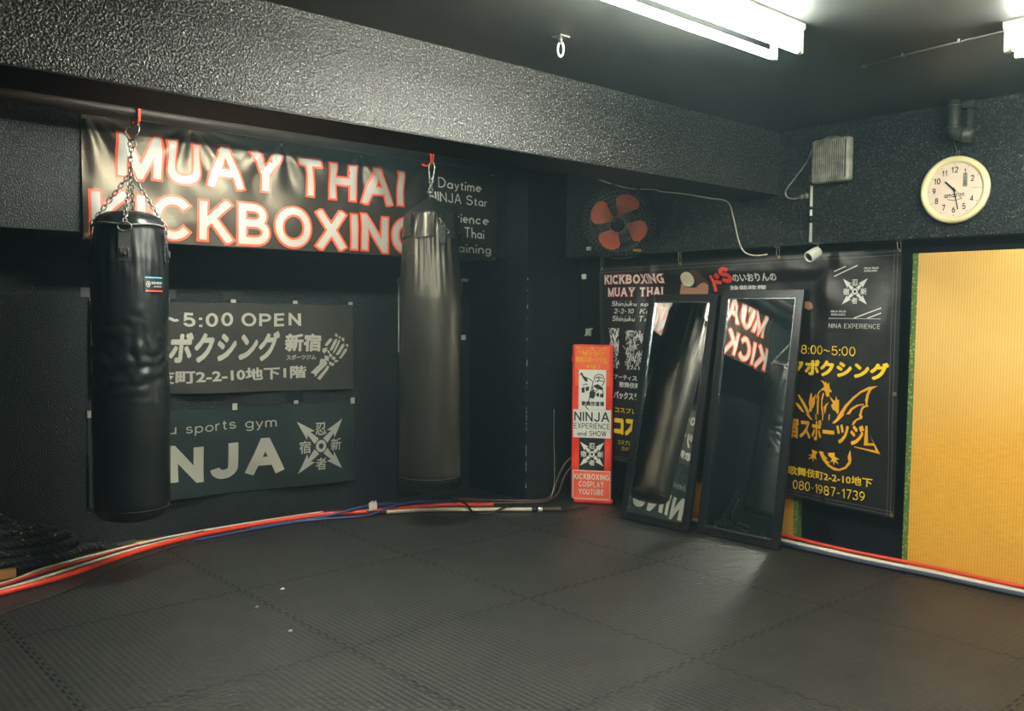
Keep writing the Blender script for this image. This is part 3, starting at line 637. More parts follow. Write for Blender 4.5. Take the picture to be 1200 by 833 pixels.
for f, wd in ((-1.10, .30), (-.22, .34), (.86, .36), (2.0, .4), (-2.3, .4)):
    b = MB(); vs = []                                            # folded flaps of the gathered cover, standing off the point
    for j in range(7):
        for i in range(7):
            k = (i / 6 - .5) * 2; h = j / 6
            vs.append(on_bag(f + k * wd * (1 - .12 * h) + .05 * h, 1.940 + .155 * h + .008 * k, -.021 + .012 * (1 - k * k) * (1 - .5 * h) - .006 * h + .004 * math.sin(5 * k + 2 * h), R2))
    b.add(vs, [(j * 7 + i, j * 7 + i + 1, j * 7 + i + 8, j * 7 + i + 7) for j in range(6) for i in range(6)], True)
    b.add([v * 1.0 - Vector((math.cos(FA + f), math.sin(FA + f), 0)) * .004 for v in vs], [(j * 7 + i + 7, j * 7 + i + 8, j * 7 + i + 1, j * 7 + i) for j in range(6) for i in range(6)], True)
    b.build('flap', 'leather_matt', bag2, (CX, CY, .275))
for f in (.36,):
    st = MB(); st.add([on_bag(f + s * .12, zz, -.002, R2) for zz in (1.90, 2.0) for s in (-1, 1)], [(0, 1, 3, 2)]); st.build('strap', 'webbing', bag2, (CX, CY, .275))
ch = MB(); chain(ch, on_bag(.35, 2.0, .004), (CX + .01, CY - .03, 2.20), .034, .02, .0035); chain(ch, on_bag(.62, 1.97, .004), on_bag(.30, 2.06, .0), .034, .02, .0035)
ch.build('chain', 'chain', bag2, (CX, CY, .275))
ch = MB(); ch.tube([(CX, CY, 2.205), (CX, CY, 2.245)], .010, 8); ch.tube([(CX - .022, CY + .018, 2.252), (CX + .022, CY - .018, 2.252)], .008, 8)
chain(ch, (CX, CY, 2.245), (CX + .004, CY, 2.345), .044, .026, .0055); ch.build('swivel', 'chain', bag2, (CX, CY, .275))
ch = MB(); c = Vector((CX + .008, CY, 2.40)); e = Vector((.72, -.7, 0))
ch.tube([c + e * x + Vector((0, 0, z)) for x, z in ((-.012, -.055), (-.018, -.01), (-.020, .03), (-.006, .052), (.012, .048), (.020, .02), (.016, -.02), (.008, -.055), (-.002, -.064))], .0065, 8, closed=True)
ch.build('snap_hook', 'chain', bag2, (CX, CY, .275))
sling(CX + .005, 4.95, 'hanging_strap', 'red strap round the brown pipe above the bag with the gathered top', (-.018, .018))

# ================================================================ MUAY THAI banner on the soffit
FOLDS = ((.010, 7.5, 5.0, .3), (.006, -11, 9, 1.0), (.004, 19, 7, 2.2))
def fold_a(u, v):
    d = .012
    for amp, ku, kv, ph in FOLDS: d += amp * math.sin(ku * u + kv * v + ph)
    d += .030 * noise.noise((u * 2.6 + v * 1.4, v * 2.2 - u * .6, 1.7)) + .010 * noise.noise((u * 7 + v * 5, v * 5, 3.3))
    for k in range(6):
        du = u - (1.556 + k * .588); dv = 2.52 - v; rr = math.hypot(du, dv)
        d += .020 * math.sin(math.atan2(du, dv + .03) * 9 + k * 1.3) * math.exp(-((rr - .14) / .20) ** 2) * (1 if u < 3.8 else .3)
    e = min(1, (2.52 - v) / .12, (v - 1.84) / .2 + .4, (u - 1.53) / .08 + .2); return .010 + max(0, e) * d * .75
def surf_a(u, v, off=0.0):
    return Vector((u, YS - .008 - max(.002, fold_a(u, v)) - off, v))
ban = empty('banner', (3.04, YS - .02, 1.84), 'long black vinyl banner with big white and orange MUAY THAI KICKBOXING lettering', 'banner')
def rel(surf, o):
    q = Vector(o.location); return lambda u, v, off=0.0: surf(u, v, off) - q
sa = rel(surf_a, ban)
sheet('vinyl', 1.54, 1.835, 4.535, 2.516, sa, 'vinyl', ban, .0125, (1.836, 1.848, 2.518, 2.514))
ps = []; po = []
for word, u0, u1, v0, v1, f in (('MUAY', 1.726, 2.735, 2.192, 2.445, 0), ('THAI', 2.826, 3.655, 2.188, 2.438, 0), ('KICKBOXING', 1.580, 3.815, 1.862, 2.112, 0)):
    tx = sans(word, .175, .150 if word != 'THAI' else .19); ps += fit(tx, u0, v0, u1, v1)
    tg = sans(word, .175, .150 if word != 'THAI' else .19, .052); po += fit((tg[0], tx[1]), u0, v0, u1, v1)
printed('letter_outline', po, sa, .0026, 'print_orange', ban, .025)
printed('lettering', ps, sa, .0042, 'print_white', ban, .025)
for word, u0, u1, vb, h in (('Daytime', 3.975, 4.372, 2.357, .078), ('NINJA Star', 3.89, 4.436, 2.254, .072), ('Experience', 3.86, 4.45, 2.118, .076), ('Muay Thai', 3.93, 4.412, 2.010, .078), ('Training', 4.01, 4.484, 1.897, .078)):
    printed('small_lettering', fit(sans(word, .12, .12), u0, vb, u1, vb + h), sa, .0026, 'print_bright', ban, .025)
hm = []
for k in range(60):
    u = 1.56 + k * .05; hm += rectp(u, 2.492, u + .03, 2.494); hm += rectp(u, 2.476, u + .03, 2.478)
for v in range(28):
    hm += rectp(1.556, 1.85 + v * .024, 1.558, 1.866 + v * .024) + rectp(4.505, 1.86 + v * .0235, 4.507, 1.876 + v * .0235)
hm += rectp(1.545, 1.845, 4.53, 1.847)
printed('hem_stitching', hm, sa, .0012, 'hem', ban, .05)
eb = [(1.556 + k * .588, 2.502) for k in range(6)] + [(1.556, 1.86), (4.515, 1.865)]
for u, v in eb:
    printed('eyelet', disc(u, v, .010, .010, 14, .45), sa, .0022, 'brass', ban)
b = MB(); b.tube([(4.02, YS - .005, 2.545), (4.02, YS - .03, 2.542), (4.022, YS - .035, 2.556)], .004, 6); b.box(4.0, YS - .006, 2.53, 4.04, YS - .0005, 2.56)
tag(b.build('wall_hook', 'tape_white'), 'tiny white hook on the black soffit above the word Daytime', 'hook', 'small wall hooks')

# ================================================================ two cloth flags taped to the left wall
def flag_surf(tabs, seed, top, bot):
    def s(u, v, off=0.0):
        h = min(1, max(0, (top - v) / (top - bot))); d = .030
        d += .016 * math.sin(u * 6.9 + seed + v * 2) * (.3 + h) + .028 * noise.noise((u * 2.2 + seed, v * 3.0 + u, seed)) + .006 * noise.noise((u * 8, v * 4 + u * 3, seed + 2))
        for t in tabs:
            dd = abs(u - t); d += -.010 * math.exp(-(dd / .05) ** 2 - (h / .25) ** 2)
        return Vector((u, YA - max(.004, d) - off, v))
    return s
def flag(name, label, u0, u1, corners, tabs, seed, mat):
    o = empty(name, ((u0 + u1) / 2, YA - .02, corners[0]), label, 'flag', 'cloth flags taped to the wall')
    top = max(corners[2:]); bot = min(corners[:2]); s = rel(flag_surf(tabs, seed, top, bot), o)
    def dip(u, v, off=0.0):                                      # the top edge sags between its tabs
        k = min(abs(u - t) for t in tabs); h = max(0, (v - bot) / (top - bot)); return s(u, v - .008 * min(1, k / .18) ** 1.5 * h, off)
    sheet('cloth', u0, bot, u1, top, dip, mat, o, .0125, corners)
    for t in tabs:
        vt = corners[2] + (corners[3] - corners[2]) * (t - u0) / (u1 - u0)
        b = MB(); b.box(t - .017, YA - .016, vt - .022, t + .017, YA - .013, vt + .022); b.xf(Matrix.Translation(-Vector(o.location))); to = b.build('tab', 'print_flag', o); to['label'] = 'small white loop at the top edge'
        b = MB(); b.box(t - .065, YA - .004, vt + .018, t + .060, YA - .0006, vt + .075); b.box(t - .012, YA - .006, vt + .078, t + .016, YA - .0006, vt + .086); b.xf(Matrix.Translation(-Vector(o.location))); b.build('tape', 'tape_black', o)
    return o, dip
f1, d1 = flag('flag', 'charcoal cloth flag with opening hours and a white skeleton hand, the upper of two', 1.705, 3.535, (.925, .878, 1.505, 1.498), (1.722, 2.17, 2.614, 3.071, 3.520), 1.3, 'cloth')
T_ = [fit(sans('8:00~5:00 OPEN', .18, .19, space=.30), 1.79, 1.346, 3.105, 1.437), fit(glyphs('キックボクシング', .045), 1.715, 1.114, 2.925, 1.304, .12)]
T_ += [fit(glyphs('新宿', .040), 2.995, 1.170, 3.250, 1.288), fit(glyphs('スポーツジム', .030), 3.003, 1.108, 3.221, 1.142), fit(glyphs('歌舞伎町2-2-10地下1階', .030), 1.81, .978, 3.150, 1.062)]
lines('lettering', T_, d1, .0024, 'print_flag', f1, .025)
printed('skeleton_hand', mm(BONES), d1, .0024, 'print_flag', f1, .025)
f2, d2s = flag('flag', 'dark green cloth flag with big NINJA letters and a throwing star', 1.685, 3.55, (.245, .197, .815, .79), (1.70, 2.165, 2.620, 3.075, 3.538), 4.1, 'cloth_green')
lines('lettering', [fit(sans('Shinjuku sports gym', .085, .13), 1.74, .655, 2.912, .740), fit(sans('NINJA', .235, .16), 1.745, .322, 2.972, .580) + rectp(1.705, .43, 1.727, .455)], d2s, .0024, 'print_flag', f2, .025)
printed('throwing_star', shuriken(3.253, .485, .190), d2s, .0024, 'print_flag', f2, .025)

# ================================================================ banner on the right wall
XW = 5.13
def fold_b(u, v):
    d = .012 + .022 * noise.noise((u * 2.3 + v * 1.2, v * 1.6 - u * .7, 5.2)) + .010 * noise.noise((u * 5, v * 3, 2.2)) + .006 * math.sin(u * 5 + v * 4)
    k = math.exp(-((u + 4.22 - (1.7 - v) * .14) / .045) ** 2) * max(0, min(1, (v - 1.1) / .3)); d += .020 * k
    q = math.exp(-((u + 2.98) / .22) ** 2 - ((v - 1.55) / .16) ** 2); d += .018 * q * math.sin((u * .8 + v) * 16)
    if -4.22 < u < -2.95 and v < 1.66: d = min(d, .012)
    e = min(1, (1.84 - v) / .10 + .15, (-2.37 - u) / .1 + .25, (v - .26) / .15 + .3); r_ = max(.002, .010 + max(0, e) * d)
    g = max(0, min(1, (u + 4.36) / .12, (-2.82 - u) / .12, (1.74 - v) / .08)); g = g * g * (3 - 2 * g)   # pressed back by the mirrors
    return r_ * (1 - g) + g * (-.014 + .25 * r_)
def surf_b(u, v, off=0.0): return Vector((XW - fold_b(u, v) - off, -u, v))
bb = empty('banner', (XW, 3.55, .30), 'wide black vinyl banner with golden dragon emblem behind the leaning mirrors', 'banner')
sb = rel(surf_b, bb)
def vb(u): return .338 + (.270 - .338) * (u + 4.715) / 2.34
sheet('vinyl', -4.715, .27, -2.376, 1.84, sb, 'vinyl_b', bb, .0125, (.335, .272, 1.800, 1.840))
tx = sans('KICKBOXING', .19, .17, serif=.11); tg = sans('KICKBOXING', .19, .17, .045, serif=.11)
t2 = sans('MUAY THAI', .19, .17, serif=.11); t2g = sans('MUAY THAI', .19, .17, .045, serif=.11)
printed('title_outline', fit((tg[0], tx[1]), -4.652, 1.674, -4.114, 1.740) + fit((t2g[0], t2[1]), -4.617, 1.580, -4.128, 1.645), sb, .0024, 'print_red', bb, .025)
printed('title', fit(tx, -4.652, 1.674, -4.114, 1.740) + fit(t2, -4.617, 1.580, -4.128, 1.645), sb, .0038, 'print_bright', bb, .025)
T_ = [fit(sans('Shinjuku sports', .15, .12, serif=.06), -4.585, 1.508, -4.14, 1.545, .2), fit(sans('2-2-10 Kabuki', .15, .12, serif=.06, space=.9), -4.56, 1.452, -4.14, 1.488, .2), fit(sans('Shinjuku Tokyo', .15, .12, serif=.06), -4.58, 1.395, -4.16, 1.435, .2)]
T_ += [fit(glyphs(q, bo), u0, v0, u1, v1) for q, u0, u1, v0, v1, bo in (('アーティスト', -4.560, -4.28, .953, .990, .03), ('歌舞伎町', -4.505, -4.29, .898, .938, .03), ('バックスラ', -4.558, -4.31, .810, .862, .05))]
T_ += [fit(glyphs('のいおりんの', .035), -3.522, 1.672, -3.198, 1.722), fit(glyphs('独裁政権', .03), -3.551, 1.617, -3.276, 1.645), fit(sans('NINA EXPERIENCE', .11, .16), -2.815, 1.374, -2.483, 1.402)]
T_ += [fit(sans('NINJA DOJO', .2, .14), -2.597, 1.726, -2.513, 1.738) + fit(sans('SHINJUKU', .2, .14), -2.597, 1.710, -2.520, 1.722), fit(sans('NINJA DOJO', .2, .14), -2.799, 1.469, -2.703, 1.482) + fit(sans('SHINJUKU', .2, .14), -2.799, 1.450, -2.706, 1.463)]
lines('lettering', T_, sb, .0024, 'print_pale', bb, .025)
random.seed(11)
for (u0, u1, v0, v1) in ((-4.605, -4.512, 1.03, 1.338), (-4.438, -4.300, 1.03, 1.325)):     # two worn, illegible block marks
    ps = []
    for i in range(150):
        u = random.uniform(u0, u1); v = random.uniform(v0, v1); l = random.uniform(.008, .05); a = random.choice((PI / 2, PI / 2 + .3, PI / 2 - .3, random.uniform(0, PI)))
        ps += linep([(u, v), (min(u1 + .01, u + l * math.cos(a)), min(v1, v + l * math.sin(a)))], random.uniform(.003, .007))
    printed('worn_mark', ps, sb, .0024, 'print_pale', bb, .025)
lines('stripe', [rectp(-2.816, 1.4315, -2.483, 1.4345)] + [linep(q, .007) for q in (((-2.790, 1.718), (-2.711, 1.747)), ((-2.789, 1.688), (-2.637, 1.750)), ((-2.653, 1.435), (-2.484, 1.497)), ((-2.566, 1.436), (-2.483, 1.467)))], sb, .0024, 'print_pale', bb, .025)
printed('throwing_star', shuriken(-2.652, 1.595, .080), sb, .0024, 'print_pale', bb, .025)
lines('yellow_lettering', [fit(sans('8:00~5:00', .10, .13), -3.014, 1.208, -2.635, 1.264), fit(glyphs('キックボクシング', .055), -3.31, 1.078, -2.430, 1.172),
      fit(glyphs('歌舞伎町2-2-10地下', .020), -3.085, .432, -2.515, .486), fit(sans('080-1987-1739', .10, .13), -3.050, .342, -2.555, .400),
      fit(glyphs('コスプレ', .012), -4.540, .705, -4.33, .745), fit(glyphs('コスプレ', .075), -4.539, .545, -4.12, .672), fit(glyphs('コスプレ', .012), -4.509, .466, -4.38, .498), fit(glyphs('カメラ', .012), -4.473, .421, -4.38, .451)], sb, .0024, 'print_yellow', bb, .025)
printed('dragon_emblem', mm(DRAGON_UP) + mm(DRAGON_LOW) + fit(glyphs('新宿スポーツジ', .040), -3.19, .672, -2.572, .800), sb, .0024, 'print_gold', bb, .025)
ps = fit(glyphs('ド', .06), -3.672, 1.612, -3.604, 1.712, -.3, .25) + fit(sans('S', .26, .1), -3.612, 1.664, -3.520, 1.772, -.2)
printed('red_lettering', ps, sb, .0024, 'print_red', bb, .025)
ph = printed('photo_print', mm(HEAD_SKIN), sb, .0022, 'print_skin', bb, .025); printed('hand_print', mm(HAND_SKIN), sb, .0022, 'print_skin', bb, .025)
printed('hair', mm(HEAD_HAIR), lambda u, v, off: sb(u, v, off), .0030, 'print_hair', ph, .025); printed('cap', mm(HEAD_WHITE), sb, .0036, 'print_cream', ph, .025)
hm = []
for k in range(2):
    hm += linep([(-4.70 + .018 * k, .335), (-4.70 + .018 * k, 1.795)], .0022) + linep([(-2.400 - .02 * k, .275), (-2.400 - .02 * k, 1.835)], .0022)
    hm += linep([(-4.71, 1.785 - .022 * k), (-2.38, 1.825 - .022 * k)], .0022) + linep([(-4.71, .350 + .02 * k), (-2.38, .288 + .02 * k)], .0022)
printed('hem_stitching', hm, sb, .0012, M['piping'], bb, .05)
hooks = [(-4.694, 1.793), (-3.955, 1.805), (-3.175, 1.822), (-2.390, 1.828)]
for u, v in hooks + [(-2.392, 1.00), (-2.392, .29), (-4.70, .345)]: printed('eyelet', disc(u, v, .011, .011, 14, .4), sb, .0020, 'brass', bb)
for i, (u, v) in enumerate(hooks):
    b = MB(); y = -u; x = XW - .014
    b.tube([(x + .01, y, v), (x - .012, y, v - .006), (x - .016, y + .006, v + .02), (x - .010, y + .010, LEDGE - .02), (x - .008, y + .004, LEDGE - .001)], .003, 6)
    b.tube([(x - .010, y - .014, v + .012), (x - .012, y - .010, LEDGE - .001)], .003, 6)
    b.box(x - .02, y - .022, LEDGE - .006, x + .01, y + .020, LEDGE - .0005)
    tag(b.build('banner_hook', 'galv'), ('bent wire hook holding the dragon banner above the red sign', 'bent wire hook holding the dragon banner beside the printed head', 'bent wire hook holding the dragon banner below the loose white cable', 'bent wire hook at the banner corner nearest the yellow tatami mat')[i], 'hook', 'wire hooks holding the dragon banner')

# ================================================================ leaning mirrors
def mirror(bl, yawm, lean, wd, ht, label):
    t = empty('leaning_mirror', (bl[0], bl[1], 0), label, 'mirror', 'mirrors leaning on the wall')
    e = Vector((math.sin(yawm), -math.cos(yawm), 0)); n = Vector((math.cos(yawm), math.sin(yawm), 0))
    up = math.cos(lean) * Vector((0, 0, 1)) + math.sin(lean) * n; bk = e.cross(up) * -1
    if bk.dot(n) < 0: bk = -bk
    mt = Matrix(((e.x, bk.x, up.x), (e.y, bk.y, up.y), (e.z, bk.z, up.z)))
    t.rotation_euler = mt.to_euler(); fwid = .055; dp = .026; t.location.z = dp * math.sin(lean) * 1.0 + .001
    b = MB(); b.box(0, 0, 0, fwid, dp, ht, .004); b.box(wd - fwid, 0, 0, wd, dp, ht, .004); b.box(fwid - .002, .0005, 0, wd - fwid + .002, dp, fwid, .004); b.box(fwid - .002, .0005, ht - fwid, wd - fwid + .002, dp, ht, .004)
    b.build('frame', 'black_frame', t)
    b = MB(); k = fwid; q = .004
    b.box(k - .001, .002, k, k + q, .010, ht - k).box(wd - k - q, .002, k, wd - k + .001, .010, ht - k).box(k, .002, k - .001, wd - k, .010, k + q).box(k, .002, ht - k - q, wd - k, .010, ht - k + .001)
    b.build('inner_edge', 'frame_edge', t)
    MB().box(k - .002, .0105, k - .002, wd - k + .002, .014, ht - k + .002).build('glass', 'mirror', t)
    MB().box(k - .02, .015, k - .02, wd - k + .02, .022, ht - k + .02).build('backing', 'cardboard', t)
    return t
mirror((4.778, 4.188), .024, .183, .583, 1.612, 'black framed mirror leaning on the wall nearest the red sign')
mirror((4.854, 3.583), .020, .147, .606, 1.627, 'black framed mirror leaning on the wall nearest the tatami mats, the right of two')

# ================================================================ red standing sign
sg = empty('standing_sign', (4.972, 4.654, 0), 'narrow red standing sign with NINJA EXPERIENCE posters beside the left mirror', 'sign')
sg.rotation_euler = (0, 0, -PI / 2 + .62)                          # local +x to the picture's right, -y to the viewer
W2, D2, H2 = .155, .045, 1.215
b = MB(); b.box(-W2, 0, .035, W2, D2, H2, .012); b.build('case', 'red_case', sg)
b = MB(); b.box(-W2 + .02, -.006, .004, W2 + .012, D2, .040, .012); b.box(-W2 - .006, .006, 1.08, -W2 + .004, .030, 1.12, .003); b.build('foot', 'red_case', sg)
gs = lambda u, v, off=0.0: Vector((u, -off, v))
def py(y): return .03 + (H2 - .02) * (587 - y) / 185
def px(x): return (x - 693) / 49.5 * 2 * W2
def sheet_on(name, x0, y0, x1, y1, mat, off): return printed(name, rectp(px(x0), py(y1), px(x1), py(y0)), gs, off, mat, sg)
tp = sheet_on('dragon_sheet', 671.5, 405.5, 713.5, 433.5, 'sheet_orange', .0012)
def map_dragon(ps, u0, v0, u1, v1):
    return [[(u0 + (p[0] + 3.19) / .72 * (u1 - u0), v0 + (p[1] - .50) / .56 * (v1 - v0)) for p in q] for q in ps]
D_ALL = mm(DRAGON_UP) + mm(DRAGON_LOW)
mir = [[(-2.83 * 2 - p[0], p[1]) for p in q] for q in mm(DRAGON_UP[:2])]
printed('dragon_emblem', map_dragon(D_ALL + mir + fit(glyphs('新宿スポーツジム', .045), -3.16, .672, -2.50, .800), px(671), py(433), px(712), py(405)), gs, .0022, 'print_gold', tp)
sheet_on('clear_tape', 672, 434.5, 714, 452, 'sheet_salmon', .0008)
po = sheet_on('figure_poster', 676.5, 433, 709.7, 479.8, 'paper', .0018); po['label'] = 'white poster with an ink drawing of a masked figure'
def dp_(pts, t): return linep([(px(660 + x / 8.33), py(395 + y / 8.33)) for x, y in pts], t)
dq = lambda pts: outline([(px(660 + x / 8.33), py(395 + y / 8.33)) for x, y in pts])
fg = dq([(155, 350), (170, 345), (190, 385), (220, 400), (230, 430), (205, 435), (175, 395)]) + dq([(290, 470), (330, 455), (385, 490), (380, 515), (330, 505), (300, 490)]) + dq([(250, 530), (290, 510), (310, 560), (290, 600), (245, 590)])
fg += dq([(165, 500), (195, 485), (200, 540), (170, 545)]) + dq([(205, 490), (245, 480), (240, 520), (210, 530)]) + dq([(315, 545), (345, 540), (345, 580), (318, 575)]) + dq([(355, 550), (390, 548), (390, 585), (356, 585)])
for q in (((290, 420), (300, 380), (330, 360), (375, 365), (395, 400), (395, 440), (370, 470)), ((305, 400), (340, 385), (380, 400)), ((300, 430), (340, 420), (390, 430)), ((320, 385), (345, 400), (330, 440)), ((190, 385), (250, 410), (290, 440)), ((280, 440), (270, 500), (300, 520)), ((380, 515), (385, 560)), ((250, 590), (235, 640), (210, 680), (240, 705)), ((295, 470), (260, 520)), ((330, 505), (300, 545)), ((180, 470), (215, 455), (225, 470)), ((160, 350), (150, 375))): fg += dp_(q, .006)
printed('drawing', fg + fit(glyphs('歌舞伎道場', .035), px(680.5), py(475.5), px(707.5), py(470.2)), gs, .0026, 'print_black', po)
po = sheet_on('title_sheet', 670.2, 480, 716.2, 513.2, 'paper', .0022)
printed('lettering', fit(sans('NINJA', .15, .15), px(671.5), py(494), px(714.5), py(482.5)) + fit(sans('EXPERIENCE', .13, .15), px(671.3), py(502.6), px(715), py(496.0)) + fit(sans('and SHOW', .14, .14), px(675.8), py(511), px(711), py(504.7)), gs, .0032, 'print_black', po)
po = sheet_on('star_sheet', 678, 513.3, 709, 551.5, 'print_black', .0020)
printed('throwing_star', shuriken(px(693.6), py(532.5), (px(708) - px(679)) * .52), gs, .0030, 'paper', po)
po = sheet_on('service_sheet', 670.3, 552, 716.5, 585.8, 'paper', .0018)
printed('panel', rectp(px(671.2), py(585), px(715.6), py(552.8)), gs, .0026, 'sheet_salmon', po)
printed('lettering', fit(sans('KICKBOXING', .17, .17, serif=.07), px(671.8), py(562.7), px(715), py(556)) + fit(sans('COSPLAY', .17, .17, serif=.07), px(678), py(571.5), px(708.5), py(564.8)) + fit(sans('YOUTUBE', .17, .17, serif=.07), px(678), py(580.6), px(708.5), py(574)), gs, .0034, 'paper', po)

# ================================================================ wall fan
FX, FY, FZ = 4.86, 4.31, 2.105
fan = empty('wall_fan', (FX, FY, FZ), 'black caged wall fan with four orange blades mounted near the corner', 'fan')
zax = Vector((-.78, -.52, -.34)).normalized(); xax = Vector((0, 0, 1)).cross(zax).normalized(); yax = zax.cross(xax)
fan.rotation_euler = Matrix(((xax.x, yax.x, zax.x), (xax.y, yax.y, zax.y), (xax.z, yax.z, zax.z))).to_euler()
RF = .272
def cage(z_of, n, r0, r1, extra):
    b = MB()
    for i in range(n):
        a = 2 * PI * i / n; tw = .25
        b.tube([(r * math.cos(a + tw * (r - r0)), r * math.sin(a + tw * (r - r0)), z_of(r)) for r in [r0 + (r1 - r0) * k / 6 for k in range(7)]], .0010, 4, caps=False)
    for r in extra: b.tube([(r * math.cos(2 * PI * i / 64), r * math.sin(2 * PI * i / 64), z_of(r)) for i in range(64)], .0018, 5, closed=True)
    return b
cage(lambda r: .085 - .075 * (r / RF) ** 3, 84, .052, RF, (.055, .13, .20)).build('front_guard', 'wire', fan)
cage(lambda r: -.085 + .075 * (r / RF) ** 3, 48, .05, RF, (.06, .15, .21)).build('rear_guard', 'wire', fan)
b = MB(); b.tube([(RF * math.cos(2 * PI * i / 64), RF * math.sin(2 * PI * i / 64), 0) for i in range(64)], .005, 6, closed=True); b.build('guard_rim', 'black_plastic', fan)
b = MB(); b.lathe([(0, .092), (.03, .092), (.046, .088), (.052, .08), (.052, .076), (0, .076)], 32); b.build('guard_badge', 'black_plastic', fan)
b = MB(); b.lathe([(0, .05), (.03, .048), (.042, .03), (.044, -.03), (0, -.03)], 24); b.build('hub', 'fan_blade', fan)
for k, adeg in enumerate((70, 158, 247, 340)):
    b = MB(); vs = []; nr, na = 8, 8
    for i in range(nr + 1):
        r = .038 + (.212 - .038) * i / nr; f = i / nr; half = .24 + .30 * math.sin(min(1, f * 1.15) * PI / 2) - (.20 * max(0, (f - .72) / .28) ** 2)
        for j in range(na + 1):
            s = j / na * 2 - 1; a = math.radians(adeg) + half * s - .12 * f
            rr = r * (1 - .05 * s * s * f); vs.append((rr * math.cos(a), rr * math.sin(a), .018 * s * (1 - .4 * f) * 1.3 + .006))
    fs = [(i * (na + 1) + j, i * (na + 1) + j + 1, (i + 1) * (na + 1) + j + 1, (i + 1) * (na + 1) + j) for i in range(nr) for j in range(na)]
    b.add(vs, fs, True); b.add([(v[0], v[1], v[2] - .0025) for v in vs], [f[::-1] for f in fs], True); b.build('blade', 'fan_blade', fan)
b = MB(); b.lathe([(0, -.17), (.05, -.168), (.072, -.15), (.078, -.10), (.06, -.082), (0, -.08)], 28); b.build('motor_housing', 'black_plastic', fan)
b = MB(); inv = Matrix(((xax.x, xax.y, xax.z), (yax.x, yax.y, yax.z), (zax.x, zax.y, zax.z)))
def fl(p): return inv @ (Vector(p) - Vector((FX, FY, FZ)))
b.tube([(0, 0, -.15), fl((5.02, 4.40, 2.19)), fl((5.03, 4.40, 2.10))], .018, 10); b.build('neck', 'black_plastic', fan)
s0 = MB(); s0.box(5.02, 4.34, 2.02, XB - .0005, 4.46, 2.24, .006); s0.v = [tuple(fl(p)) for p in s0.v]; s0.build('wall_bracket', 'black_plastic', fan)
M['gold_label'] = newmat('gold_label', '#8a7430', .5)
printed('maker_label', rectp(.10, -.205, .16, -.185), lambda u, v, off=0.0: Vector((u, v, .052 + off)), 0.0, 'gold_label', fan)

# pull switch and hook near the pillar
b = MB(); b.box(5.06, 4.78, 1.935, XB - .0005, 4.82, 1.965, .004)
t = tag(b.build('pull_switch', 'white_plastic'), 'small white pull switch with a cord and bead beside the wall fan', 'switch')
b = MB(); b.tube(spline([(5.068, 4.80, 1.936), (5.066, 4.82, 1.85), (5.068, 4.845, 1.76)]), .0018, 5); b.build('cord', 'cable_black', t)
b = MB(); b.box(5.058, 4.826, 1.715, 5.078, 4.866, 1.755, .006); b.build('bead', 'white_plastic', t); b = MB(); b.tube([(5.068, 4.846, 1.716), (5.068, 4.85, 1.60), (5.068, 4.853, 1.42)], .0012, 5); b.build('cord', 'cable_black', t)
b = MB(); b.box(XBL - .008, 4.93, 1.27, XBL - .0005, 4.99, 1.33, .002); b.tube(spline([(XBL - .006, 4.96, 1.30), (XBL - .035, 4.965, 1.275), (XBL - .045, 4.94, 1.28), (XBL - .04, 4.885, 1.335)]), .006, 6)
tag(b.build('coat_hook', 'tape_white'), 'pale metal hook on the dark wall just above the red sign', 'hook', 'small wall hooks')

# loose white cable
cw = [(5.07, 4.748, 2.488), (5.07, 4.59, 2.427), (5.07, 4.379, 2.368), (5.07, 4.178, 2.343), (5.07, 4.092, 2.319), (5.07, 3.911, 2.288), (5.07, 3.695, 2.239), (5.07, 3.540, 2.200), (5.07, 3.490, 2.091), (5.068, 3.444, 1.937), (5.068, 3.396, 1.86), (5.075, 3.318, 1.835), (5.09, 3.242, 1.84)]
b = MB(); b.tube(spline(cw, 5), .0048, 7); tag(b.build('loose_cable', 'cable_white'), 'loose white cable running along the beam and dropping down beside the fan', 'cable')

# ================================================================ finned unit, conduit, camera
un = empty('finned_unit', (XB, 2.78, 2.37), 'square grey finned unit with rounded corners on the wall left of the clock', 'wall unit')
o = Vector(un.location)
b = MB(); b.box(4.995, 2.645, 2.245, 5.055, 2.898, 2.507, .022); b.xf(Matrix.Translation(-o)); b.build('case', 'unit_grey', un)
b = MB(); b.box(4.9935, 2.668, 2.268, 4.9965, 2.874, 2.484); b.xf(Matrix.Translation(-o)); b.build('recess', 'unit_dark', un)
for i in range(15):
    y = 2.677 + i * .0135; b = MB(); b.box(4.985, y, 2.266, 4.997, y + .006, 2.486, .002); b.xf(Matrix.Translation(-o)); b.build('fin', 'unit_grey', un)
b = MB(); b.box(5.05, 2.74, 2.34, XB - .0005, 2.80, 2.40); b.xf(Matrix.Translation(-o)); b.build('bracket', 'galv', un)
b = MB(); b.tube(spline([(5.03, 2.714, 2.503), (5.055, 2.796, 2.522), (5.06, 2.879, 2.505), (5.062, 2.918, 2.475), (5.064, 2.962, 2.392), (5.065, 3.047, 2.297), (5.065, 3.099, 2.238), (5.065, 3.098, 2.196), (5.065, 3.056, 2.176), (5.062, 2.985, 2.18)]), .0055, 7)
b.tube([(5.062, 3.0, 2.18), (5.062, 2.965, 2.185)], .014, 10); b.tube([(5.062, 2.965, 2.185), (5.062, 2.945, 2.186)], .018, 10); b.xf(Matrix.Translation(-o)); b.build('cable', 'unit_grey', un)
b = MB(); b.tube([(5.066, 2.925, 1.90), (5.066, 2.927, 2.245)], .0095, 10); t = tag(b.build('conduit', 'white_plastic'), 'thin pale conduit with black bands running down below the finned unit', 'conduit')
b = MB(); b.tube([(5.066, 2.926, 2.018), (5.066, 2.926, 2.06)], .016, 10); b.tube([(5.066, 2.926, 2.100), (5.066, 2.926, 2.116)], .016, 10); b.build('band', 'tape_black', t)
